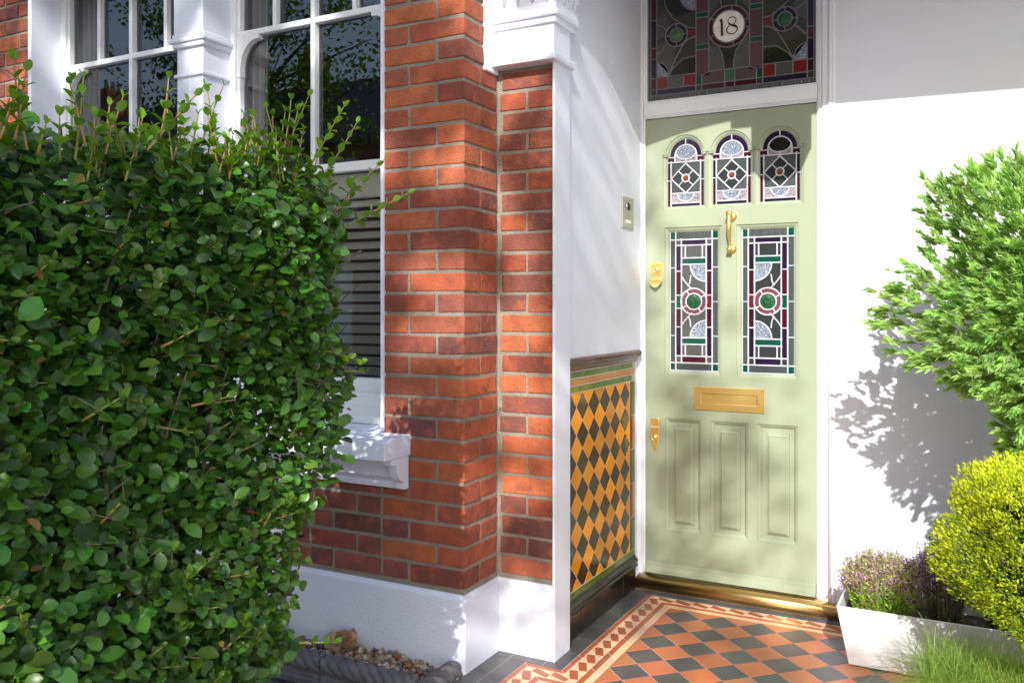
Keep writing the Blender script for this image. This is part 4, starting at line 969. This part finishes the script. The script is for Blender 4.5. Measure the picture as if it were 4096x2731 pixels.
# dry leaf clump
n = 46; th = rng.uniform(0, 2*np.pi, n); c = np.array([-2.10, 2.60, .012]); pos = c+np.stack([.045*np.cos(th)*rng.uniform(0, 1.2, n), .022*np.sin(th), rng.uniform(0, .035, n)], 1)
rm = frames_y(rng.normal(size=(n, 3))*[1, .5, .6]+[0, 0, .5], rng.normal(size=(n, 3))+[.3, -1, .3])
o = scatter('dry_leaves', LV, LF, pos, rm, rng.uniform(.03, .055, (n, 1))*[[1.3, 1, 2.2]], ncol((.42, .30, .16), n, .2, .06), M['leaf_soft'], smooth=True); tag(o, 'small heap of curled brown dry leaves lying on the gravel', 'dry leaves')

# ================================================================== HEDGE
def inpoly(y, z, P):
    r = np.zeros(len(y), bool); n = len(P)
    for i in range(n):
        y0, z0 = P[i]; y1, z1 = P[(i+1) % n]
        c = ((z0 > z) != (z1 > z)) & (y < (y1-y0)*(z-z0)/(z1-z0+1e-12)+y0); r ^= c
    return r
HP = [(.45, .20), (.45, 1.60), (.8, 1.605), (1.1, 1.615), (1.3, 1.625), (1.45, 1.635), (1.58, 1.635), (1.66, 1.59), (1.715, 1.45), (1.735, 1.30), (1.73, 1.15), (1.70, 1.08), (1.63, 1.0), (1.56, .93), (1.52, .86), (1.47, .80), (1.46, .74), (1.50, .66), (1.505, .56), (1.42, .48), (1.25, .45), (1.1, .38), (.9, .25), (.7, .20)]
XF = -1.28
hedge = empty('privet_hedge', (-1.55, 1.0, 0), 'dense dark green privet hedge with long shoots on top, in front of the bay window', 'hedge')
nl = 27000
y = rng.uniform(.45, 1.75, nl*3); z = rng.uniform(.2, 1.66, nl*3); k = inpoly(y, z, HP); y = y[k][:nl]; z = z[k][:nl]; nl = len(y)
dep = np.abs(rng.normal(0, 1, nl))*.075+rng.uniform(0, .05, nl)
bulge = .035*np.sin(y*7+z*3)+.03*np.sin(z*9-y*4)+.015*np.sin(y*19+z*23)
# distance to the silhouette end rounds the face back
endr = np.clip((y-1.40)/.33, 0, 1)**2*.16
x = XF-.01+bulge*.8-dep-endr*.5
topr = np.clip((z-1.50)/.13, 0, 1)**2*.12; x = x-topr; z = z+rng.normal(0, .014, nl)*(z > 1.5)
# gaps: thin the foliage near noise pockets
gap = np.sin(y*31+z*17)*np.sin(z*37-y*11)*np.sin(y*13-z*29+1)
keep = ~((gap > .42) & (rng.random(nl) < .55)); x, y, z, dep = x[keep], y[keep], z[keep], dep[keep]; nl = len(x)
nrm = np.stack([np.full(nl, .62), rng.normal(-.2, .42, nl), rng.normal(.75, .38, nl)], 1)
al = np.stack([rng.normal(.5, .5, nl), rng.normal(0, 1.1, nl), rng.normal(.05, .5, nl)], 1)
big = rng.random(nl)
scl = np.where(big > .86, rng.uniform(.032, .044, nl), rng.uniform(.017, .031, nl))*(1-.10*(y-1.0))
col = ncol((.060, .150, .024), nl, .34, .12)
br = rng.random(nl) > .94; col[br] = ncol((.09, .20, .022), br.sum(), .2, .08); yb_ = rng.random(nl) > .988; col[yb_] = ncol((.24, .15, .05), yb_.sum(), .2, .1); scl[yb_] *= .6
scatter('foliage', LV, LF, np.stack([x, y, z], 1), frames_y(al, nrm), np.stack([scl*rng.uniform(.95, 1.25, nl), scl, scl], 1), col, M['leaf'], hedge, smooth=True)
# back layer so that the hedge has thickness
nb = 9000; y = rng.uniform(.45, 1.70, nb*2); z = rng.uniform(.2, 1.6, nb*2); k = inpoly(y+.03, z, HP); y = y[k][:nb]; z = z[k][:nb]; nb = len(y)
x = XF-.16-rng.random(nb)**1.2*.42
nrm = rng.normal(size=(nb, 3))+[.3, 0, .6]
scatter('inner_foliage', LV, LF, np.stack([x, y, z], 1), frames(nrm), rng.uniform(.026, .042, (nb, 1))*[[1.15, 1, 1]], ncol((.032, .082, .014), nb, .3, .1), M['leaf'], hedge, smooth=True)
# stems inside and shoots on top
tw = MB()
for i in range(46):
    yy = random.uniform(.5, 1.25); xx = XF-random.uniform(.10, .42); p = [Vector((xx-.03, yy*.9+.1, 0))]; zt = random.uniform(1.1, 1.5)
    for q in range(6): p.append(Vector((xx+random.uniform(-.04, .05), yy+random.uniform(-.05, .05)+.02*q, zt*(q+1)/6)))
    tw.tube(p, [.011, .009, .007, .006, .005, .004, .002], M['bark'], 5)
for i in range(260):
    yy = random.uniform(.5, 1.68); zz = random.uniform(.5, 1.5)
    if not inpoly(np.array([yy]), np.array([zz]), HP)[0]: continue
    a = Vector((XF-.12, yy, zz)); dd = Vector((random.uniform(.5, 1), random.uniform(-.7, .7), random.uniform(-.2, 1))).normalized()
    L = random.uniform(.06, .15); tw.tube([a, a+dd*L*.5+Vector((0, 0, .008)), a+dd*L], [.0026, .0018, .001], M['bark'], 5)
sh_p, sh_al, sh_n, sh_s, sh_c = [], [], [], [], []
st = tw
def shoot(base, dirv, L, leaf=.030, bright=.6, gap_=.026):
    base = Vector(base); d0 = Vector(dirv).normalized(); n_ = max(3, int(L/gap_)); pts = []; bend = Vector((random.uniform(-.12, .12), random.uniform(-.12, .12), .05))
    for i in range(n_+1):
        t = i/n_; pts.append(base+d0*L*t+bend*L*t*t*.6)
    st.tube(pts, [.0022*(1-.65*i/n_)+.0004 for i in range(n_+1)], M['twig'], 5)
    a = random.uniform(0, 3.14)
    for i in range(1, n_+1):
        t = i/n_; dd = (pts[i]-pts[i-1]).normalized(); o1 = dd.orthogonal().normalized(); o2 = dd.cross(o1); a += 1.57
        for sg in (0, math.pi):
            v = (o1*math.cos(a+sg)+o2*math.sin(a+sg)); al_ = v*.85+dd*(.55+.5*t)
            if i == n_: al_ = v*.5+dd
            sh_p.append(tuple(pts[i])); sh_al.append(tuple(al_)); sh_n.append(tuple(dd-v*.3+Vector((0, 0, .4)))); sh_s.append(leaf*(1.05-.45*t)*random.uniform(.85, 1.15))
            g_ = bright*(.5+.6*t); sh_c.append((.04+.12*g_, .10+.20*g_, .014+.012*g_))
def hp(u, v, x=XF-.05):   # point of the hedge plane seen at (u, v) of the 4096 px photograph: used to plan where shoots stand
    a = math.radians(28.05); F = Vector((-math.sin(a), math.cos(a), 0)); Rr = Vector((math.cos(a), math.sin(a), 0)); d = F+Rr*((u-2048)/3500.4)+Vector((0, 0, 1))*((1220-v)/3500.4)
    return Vector((0, 0, 1.3))+d*(x/d.x)
for (u0, v0, u1, v1) in ((300, 640, 345, 320), (430, 560, 500, 400), (640, 560, 690, 320), (590, 600, 800, 360), (760, 640, 790, 470), (960, 700, 980, 470), (880, 700, 830, 470), (1080, 760, 1220, 400), (1090, 700, 1160, 460), (1200, 740, 1370, 430), (1250, 760, 1450, 500), (1330, 860, 1520, 640), (1390, 900, 1615, 780), (1020, 760, 1010, 560), (1150, 680, 1180, 450), (240, 640, 235, 470), (540, 640, 560, 480), (690, 640, 740, 500), (60, 560, 105, 290), (110, 600, 20, 250), (20, 500, 60, 350), (1300, 1400, 1450, 1450), (380, 640, 365, 470), (150, 620, 180, 500), (920, 760, 900, 560), (500, 620, 470, 500), (1130, 800, 1100, 600)):
    a_ = hp(u0, v0); b_ = hp(u1, v1, XF-.05+random.uniform(-.03, .05)); shoot(a_, b_-a_, (b_-a_).length, random.uniform(.026, .034), random.uniform(.45, 1.0))
for i in range(120):
    yy = random.triangular(.55, 1.68, 1.5); zz = 1.60+.03*(yy-.8)/.6-(max(0, yy-1.5)/.2)**2*.09+random.uniform(-.06, .01); a_ = Vector((XF-random.uniform(.02, .20), yy, zz-.05))
    shoot(a_, (random.uniform(-.3, .35), random.uniform(-.25, .45), 1), random.choice((.04, .05, .06, .07, .10, .15)), random.uniform(.024, .036), random.uniform(.15, .9))
for i in range(60):
    yy = random.uniform(.55, 1.66); zz = random.uniform(.55, 1.5)
    if not inpoly(np.array([yy]), np.array([zz]), HP)[0]: continue
    shoot((XF-.04, yy, zz), (random.uniform(.3, 1), random.uniform(-.5, .9), random.uniform(-.1, .9)), random.uniform(.04, .08), random.uniform(.022, .034), random.uniform(.1, .5))
st.build('branches', hedge)
n = len(sh_p); sh_s = np.array(sh_s)
scatter('shoot_leaves', LV, LF, np.array(sh_p), frames_y(np.array(sh_al), np.array(sh_n)), np.stack([sh_s*1.05, sh_s, sh_s], 1), np.array(sh_c)*(1+rng.normal(0, .12, (n, 1))), M['leaf'], hedge, smooth=True)

# ================================================================== PLANTER AND ITS PLANTS
def planter():
    t = empty('planter', (-.05, 3.45, 0), 'white tapered trough planter on the tiled floor beside the door', 'planter')
    def lp(x0, x1, y0, y1, z): return [(x0, y0, z), (x1, y0, z), (x1, y1, z), (x0, y1, z)]
    s = MB(); a = lp(-.414, .38, 3.365, 3.56, .003); b = lp(-.452, .42, 3.330, 3.60, .219); c = lp(-.444, .412, 3.338, 3.592, .219); d_ = lp(-.430, .40, 3.352, 3.578, .12)
    s.add(a+b+c+d_, [(0, 3, 2, 1)]+[(i, (i+1) % 4, 4+(i+1) % 4, 4+i) for i in range(4)]+[(4+i, 4+(i+1) % 4, 8+(i+1) % 4, 8+i) for i in range(4)]+[(8+i, 8+(i+1) % 4, 12+(i+1) % 4, 12+i) for i in range(4)], M['planter'])
    s.build('trough', t, bevel=.003)
    s = MB(); s.box((-.437, 3.348, .12), (.405, 3.585, .175), M['soil']); s.build('soil', t)
planter()
def sprig_plant(name, label, cat, c, rx, ry, h, nst, leafc, tipc, leaf=.012, group=None, brown=.3, flo=True, dens=1.0, lean=.3):
    root = empty(name, (c[0], c[1], c[2]), label, cat, group); st_ = MB(); P_l, A_l, C_l = [], [], []; FP, FC = [], []
    for i in range(nst):
        a = random.uniform(0, 6.28); r = math.sqrt(random.random()); bx, by = c[0]+rx*.65*r*math.cos(a), c[1]+ry*.65*r*math.sin(a)
        hh = h*(1-.35*r*r)*random.uniform(.72, 1.08); tip = Vector((c[0]+rx*1.15*r*math.cos(a)+random.uniform(-.02, .02), c[1]+ry*1.15*r*math.sin(a), c[2]+hh))
        p0 = Vector((bx, by, c[2])); mid = (p0+tip)/2+Vector((random.uniform(-.01, .01), 0, .01)); pts = [p0, mid, tip]
        st_.tube(pts, [.0013, .0010, .0006], M['twig'] if random.random() > brown else M['bark'], 4, caps=False)
        k = int(hh/.0075*dens)
        for q in range(k):
            t = q/k*.97+.03; p = p0.lerp(mid, t*2) if t < .5 else mid.lerp(tip, t*2-1); d0 = Vector((random.gauss(0, 1), random.gauss(0, 1), .9)).normalized()
            P_l.append(tuple(p)); A_l.append(tuple(d0)); f = max(0, t-.45)*1.6; C_l.append(tuple(leafc[j]*(1-f)+tipc[j]*f for j in range(3)))
        if flo:
            for q in range(7):
                p = tip+Vector((random.gauss(0, .006), random.gauss(0, .006), -random.uniform(0, .045))); FP.append(tuple(p)); FC.append((.50, .20, .50) if random.random() < .75 else (.16, .05, .12))
    st_.build('stems', root); P_l = np.array(P_l); n = len(P_l)
    scatter('leaves', SV, SF, P_l, frames_y(np.array(A_l), rng.normal(size=(n, 3))+[0, -.6, .5]), rng.uniform(leaf*.7, leaf*1.3, (n, 1))*[[1.6, 1, 1]], np.clip(np.array(C_l)*(1+rng.normal(0, .25, (n, 1))), .004, 1), M['leaf_soft'], root)
    if flo:
        FP = np.array(FP); n = len(FP); scatter('flowers', SV, SF, FP, frames(rng.normal(size=(n, 3))), rng.uniform(.006, .011, (n, 1))*[[3, 1, 1]], ncol((1, 1, 1), n, .15, .05)*np.array(FC), M['petal'], root)
    return root
sprig_plant('heather', 'bushy bright green plant with pink tips at the left end of the white trough', 'plant', (-.305, 3.455, .17), .135, .10, .235, 420, (.30, .52, .06), (.38, .34, .20), .018)
sprig_plant('lavender', 'lanky brown stemmed lavender with purple heads in the middle of the trough', 'plant', (-.115, 3.46, .17), .09, .08, .31, 150, (.10, .14, .045), (.15, .11, .09), .015, brown=.8, dens=.45)
sprig_plant('heather', 'dull green plant in the trough half hidden by the golden shrub', 'plant', (.10, 3.46, .17), .10, .08, .27, 260, (.05, .11, .02), (.10, .08, .06), .013, brown=.6)

# ================================================================== SHRUBS ON THE RIGHT
def ball_points(n, c, r, jit=.12, lobes=None):
    d0 = rng.normal(size=(n, 3)); d0 /= np.linalg.norm(d0, axis=1, keepdims=True)
    rr = 1+jit*(np.sin(d0[:, 0]*6+1)*np.sin(d0[:, 1]*5+2)+np.sin(d0[:, 2]*7+d0[:, 0]*4)*.7)
    return d0, rr
def foliage_tree(name, label, c, r, nclu, leafc, seed, topc):
    """crown of fan shaped sprays on a stem"""
    root = empty(name, (c[0], c[1], 0), label, 'shrub')
    d0, rr = ball_points(nclu, c, r, .17); shell = rng.random(nclu)**.35
    P = d0*np.array(r)*(rr*shell*1.0)[:, None]; P = P+np.array(c)
    nk = nclu//6; P[:nk] = d0[:nk]*[.26, .22, .24]*shell[:nk, None]+[.32, 3.22, .90]
    LP, LA, LN, LS, LC = [], [], [], [], []
    for i in range(nclu):
        dd = d0[i]*np.array([1, 1, 1])+[0, 0, .35]+rng.normal(0, .25, 3); dd /= np.linalg.norm(dd); k = rng.integers(16, 25)
        e1 = np.cross(dd, [0, 0, 1]+rng.normal(0, .3, 3)); e1 /= np.linalg.norm(e1); e2 = np.cross(e1, dd); tint = rng.uniform(.7, 1.25); yel = rng.uniform(0, 1)
        for q in range(k):
            t = rng.random(); a = rng.uniform(0, 6.28); sp = rng.uniform(.15, .75)
            al = dd+(e1*math.cos(a)+e2*math.sin(a))*sp; LP.append(P[i]+dd*(t*.045-.02)); LA.append(al); LN.append(rng.normal(0, 1, 3)*.6+[0, -.5, .7]); LS.append(rng.uniform(.022, .038))
            b = tint*(.8+.35*t); LC.append([(leafc[j]*(1-yel*.5)+topc[j]*yel*.5)*b for j in range(3)])
    n = len(LP); S_ = np.array(LS)
    scatter('foliage', SV, SF, np.array(LP), frames_y(np.array(LA), np.array(LN)), np.stack([S_*1.5, S_, S_], 1), np.clip(np.array(LC), .004, 1), M['leaf_soft'], root)
    s = MB(); s.tube([(c[0]+.01, c[1], 0), (c[0]-.01, c[1], c[2]*.4), (c[0]+.01, c[1], c[2])], [.022, .018, .012], M['bark'], 10)
    for i in range(70):
        q = Vector(P[rng.integers(0, nclu)]); b0 = Vector((c[0], c[1], c[2]-r[2]*random.uniform(.2, .9))); s.tube([b0, b0.lerp(q, .5)+Vector((0, 0, -.02)), q], [.006, .004, .0015], M['bark'], 5)
    s.build('branches', root)
    return root
foliage_tree('round_shrub', 'large light green rounded evergreen shrub against the white wall', (.375, 3.24, 1.33), (.56, .30, .53), 7000, (.21, .37, .10), 1, (.44, .55, .19))
def golden(c, r):
    root = empty('golden_shrub', (c[0], c[1], 0), 'clipped golden yellow conifer below the large green shrub', 'shrub')
    n = 9500; d0, rr = ball_points(n, c, r, .11); P = d0*np.array(r)*(rr*rng.uniform(.86, 1.0, n))[:, None]+np.array(c)
    k = 7; base = np.repeat(P, k, 0); dd = np.repeat(d0, k, 0)*.8+[0, 0, .7]; al = dd+rng.normal(0, .38, (n*k, 3)); off = rng.normal(0, .006, (n*k, 3))
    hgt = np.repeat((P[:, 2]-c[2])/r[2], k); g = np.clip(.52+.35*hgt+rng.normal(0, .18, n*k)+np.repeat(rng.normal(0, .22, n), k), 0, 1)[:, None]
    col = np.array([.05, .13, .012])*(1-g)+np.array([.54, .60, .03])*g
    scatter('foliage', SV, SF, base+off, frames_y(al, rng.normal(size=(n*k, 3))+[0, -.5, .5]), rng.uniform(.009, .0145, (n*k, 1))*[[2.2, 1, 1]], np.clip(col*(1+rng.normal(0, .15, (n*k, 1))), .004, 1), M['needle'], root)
    n2 = 1500; d0 = rng.normal(size=(n2, 3)); d0 /= np.linalg.norm(d0, axis=1, keepdims=True)
    scatter('inner_foliage', SV, SF, d0*np.array(r)*(rng.uniform(.5, .86, n2))[:, None]+np.array(c), frames(rng.normal(size=(n2, 3))), rng.uniform(.03, .05, (n2, 1))*[[3, 1, 1]], ncol((.045, .10, .012), n2, .25, .1), M['needle'], root)
    s = MB(); s.tube([(c[0], c[1], 0), (c[0], c[1], c[2])], [.02, .015], M['bark'], 8)
    for i in range(30):
        a = random.uniform(0, 6.28); s.tube([(c[0], c[1], c[2]-r[2]*.8), (c[0]+r[0]*.5*math.cos(a), c[1]+r[1]*.5*math.sin(a), c[2]-.1)], [.006, .003], M['bark'], 5)
    s.build('branches', root)
golden((.262, 2.95, .59), (.345, .25, .315))
def grass_tuft(c, nb, L, rx):
    root = empty('grass_tuft', c, 'wispy ornamental grass with yellow green blades spilling over the planter', 'ornamental grass')
    LP, LA, LN, LS, LC = [], [], [], [], []; seg = 5; V_ = []; Fs = []; Cs = []
    for i in range(nb):
        a = random.uniform(0, 6.28); el = random.uniform(.25, 1.45); l_ = L*random.uniform(.55, 1.1); d0 = Vector((math.cos(a)*math.cos(el), math.sin(a)*math.cos(el), math.sin(el)))
        p = Vector((c[0]+random.uniform(-rx, rx), c[1]+random.uniform(-.10, .10), c[2]+random.uniform(0, .06))); w0 = random.uniform(.0008, .0017); sd = d0.cross(Vector((0, 0, 1))).normalized()*w0
        g_ = random.random(); col = (.15+.22*g_, .27+.20*g_, .07+.04*g_); k0 = len(V_)
        for q in range(seg+1):
            t = q/seg; x = p+d0*l_*t+Vector((0, 0, -l_*.55*t*t)); ww = 1-t*.85; V_ += [tuple(x-sd*ww), tuple(x+sd*ww)]; Cs += [col]*2
        Fs += [(k0+2*q, k0+2*q+1, k0+2*q+3, k0+2*q+2) for q in range(seg)]
    m = MB(); m.v = V_; m.f = Fs; m.c = Cs; m.mats = [M['leaf_soft']]; m.m = [0]*len(Fs); m.sm = [True]*len(Fs); m.build('blades', root)
    # low golden mound in the middle
    n = 2600; d0 = rng.normal(size=(n, 3)); d0[:, 2] = np.abs(d0[:, 2]); d0 /= np.linalg.norm(d0, axis=1, keepdims=True); P = d0*[rx*1.0, .13, .13]*rng.uniform(.8, 1, (n, 1))+np.array(c)+[0.03, 0, 0]
    scatter('mound', SV, SF, P, frames_y(d0+rng.normal(0, .5, (n, 3)), rng.normal(size=(n, 3))), rng.uniform(.015, .035, (n, 1))*[[1.2, 1, 1]], ncol((.22, .27, .035), n, .3, .08), M['leaf_soft'], root)
grass_tuft((.07, 3.03, .08), 3600, .37, .21)

# ================================================================== STREET TREES (they shade the house and show in the glass)
def street_tree(x, y, h, crown, nclu, nleaf, label, mask=None, lsz=.085, gaps=None, dapple_bough=()):
    root = empty('street_tree', (x, y, 0), label, 'tree', 'street trees across the pavement')
    s = MB(); top = Vector((x, y, h*.62)); s.tube([(x, y, -.03), (x+.04, y, h*.3), top], [.17, .13, .10], M['bark'], 12); s.build('trunk', root)
    P = []
    while len(P) < nclu:
        q = rng.normal(0, .5, 3); 
        if np.linalg.norm(q) > 1: continue
        p = np.array([crown[0]+q[0]*crown[3], crown[1]+q[1]*crown[4], crown[2]+q[2]*crown[5]])
        if mask and not mask(p): continue
        P.append(p)
    P = P[:len(P)-len(dapple_bough)]+[np.array(b) for b in dapple_bough]; P = np.array(P); s = MB()  # extra leaf clusters added to cast dapples on the door and floor
    for p in P[::3]:
        q = Vector(p); b0 = Vector((x, y, h*random.uniform(.40, .62))); m_ = b0.lerp(q, .5)+Vector((random.uniform(-.2, .2), 0, random.uniform(0, .3))); s.tube([b0, m_, q], [.035, .02, .006], M['bark'], 5)
    s.build('limbs', root)
    pos = np.repeat(P, nleaf, 0)+rng.normal(0, 1, (nclu*nleaf, 3))*[.17, .20, .12]; 
    if gaps:   # open gaps in the crown: the spots of sun they let through fall at (X, Z) on the house front
        sx, sz_ = SUN.x/-SUN.y, SUN.z/-SUN.y; dY = 2.65-pos[:, 1]; X = pos[:, 0]-sx*dY; Z = pos[:, 2]-sz_*dY; keep = np.ones(len(pos), bool)
        wob = .22*np.sin(X*23+Z*31)+.18*np.sin(X*47-Z*29)
        for gx, gz, rx_, rz_ in gaps: keep &= ((X-gx)/(rx_+.055))**2+((Z-gz)/(rz_+.05))**2+wob > 1
        pos = pos[keep]
    n = len(pos)
    scatter('crown', SV[:1]+[(.32, .4, .03)]+SV[2:3]+[(-.32, .4, .03)], SF, pos, frames(rng.normal(size=(n, 3))+[0, 0, .8]), rng.uniform(lsz*.7, lsz*1.3, (n, 1))*[[1, 1, 1]], ncol((.07, .13, .022), n, .3, .1), M['leaf_soft'], root)
# tree whose crown stands between the sun and the brick pier
def crown_mask(p):
    p = (p[0]-.52, p[1], p[2])
    if p[0] > 1.9: return False
    if p[0] > .66: return rng.random() < ((.75 if .90 < p[0] < 1.14 and 6.1 < p[2] < 6.95 else .09) if p[2] < 6.95 else .0)
    if p[2] > 7.55 and p[0] > .05: return rng.random() < .35
    return True
street_tree(-1.5, -5.4, 7.6, (-.8, -5.4, 6.7, 3.4, 1.3, 2.5), 620, 66, 'leafy street tree on the pavement opposite the bay window', crown_mask, dapple_bough=[(1.62, -5.4, 7.0), (1.64, -5.4, 6.85), (1.60, -5.3, 6.62), (1.66, -5.5, 6.40), (1.76, -5.3, 6.2), (1.61, -5.4, 6.7), (1.95, -5.4, 5.62), (1.72, -5.5, 5.9), (2.2, -5.4, 5.8)], gaps=[(-1.64, 1.82, .15, .055), (-1.57, 1.36, .17, .09), (-1.52, 1.17, .12, .06), (-1.43, 1.04, .13, .075), (-1.79, 1.17, .12, .05), (-1.74, 1.42, .08, .06), (-1.42, .76, .08, .045), (-1.43, 1.62, .04, .12), (-1.60, .60, .06, .10), (-1.64, .17, .05, .07), (-1.40, .10, .11, .12), (-1.50, 2.36, .13, .13), (-3.2, 2.5, .06, .2), (-4.0, 2.6, .12, .12), (-2.86, 2.3, .05, .22), (-4.25, 2.3, .10, .14), (-4.15, 2.0, .05, .1), (-2.0, .70, .45, .10), (-2.7, .72, .3, .06), (-2.0, 1.86, .10, .04), (-1.88, .90, .10, .05), (-2.4, 2.5, .12, .10), (-1.65, 2.52, .06, .12), (-1.50, 1.9, .05, .05)])
street_tree(-10.2, -4.6, 7.5, (-10.2, -4.6, 4.9, 2.6, 1.8, 3.0), 200, 60, 'leafy street tree further along the road to the left')

# ================================================================== TERRACE OPPOSITE
def house(x, label):
    r_ = empty('terraced_house', (x, -14, 0), label, 'house', 'terraced houses across the street'); s = MB(); y = -14
    s.box((x-2.6, y-8, 0), (x+2.6, y, 6.0), M['housebrick']); s.build('wall', r_)
    s = MB(); s.prism([(y+.35, 5.85), (y+.35, 6.02), (y-4, 8.9), (y-8.3, 6.02), (y-8.3, 5.85)], 'x', x-2.6, x+2.6, M['roofslate']); rf = s.build('roof', r_)
    s = MB(); s.box((x+2.0, y-4.4, 7.8), (x+2.55, y-3.4, 9.9), M['housebrick']); 
    for k in range(3): s.lathe((x+2.28, y-4.2+k*.3, 9.9), (0, 0, 1), [(.12, 0), (.10, .35), (.08, .36), (.08, 0)], M['brick'], 10)
    s.build('chimney', rf)
    for (a, b, c_, d_) in ((-2.2, .9, .2, 2.9), (-2.2, .9, 3.6, 5.3), (.9, 1.9, 3.7, 5.2)):
        s = MB(); s.box((x+a-.12, y, b and c_-.0-.1 or 0), (x+b*1+.12 if False else x+d_*0+b+.12, y+.12, d_), M['paint']) if False else None
        x0, x1 = x+a, x+(0.1 if a < 0 else 1.9); z0, z1 = c_+.7 if c_ < 1 else c_, d_ if c_ < 1 else d_
        s.box((x0-.14, y+.001, z0-.14), (x1+.14, y+.10, z0), M['paint']); s.box((x0-.14, y+.001, z1), (x1+.14, y+.12, z1+.22), M['paint']); s.box((x0-.14, y+.001, z0), (x0, y+.10, z1), M['paint']); s.box((x1, y+.001, z0), (x1+.14, y+.10, z1), M['paint'])
        nn = 3 if a < 0 else 1
        for i in range(nn+1): s.box((x0+(x1-x0)*i/nn-.05, y+.002, z0), (x0+(x1-x0)*i/nn+.05, y+.08, z1), M['paint'])
        s.box((x0, y+.002, (z0+z1)/2-.03), (x1, y+.07, (z0+z1)/2+.03), M['paint'])
        w_ = s.build('window', r_); s = MB(); s.box((x0, y+.003, z0), (x1, y+.02, z1), M['glass_clear']); s.build('pane', w_)
    s = MB(); s.box((x+.9, y+.001, 0), (x+1.85, y+.06, 2.3), M['gloss']); s.build('door', r_)
for i, nm in enumerate(('first', 'second', 'third', 'fourth', 'fifth', 'sixth', 'seventh')):
    house(-33+5.2*i+.0, 'red brick terraced house opposite, '+nm+' from the far left end of the row')
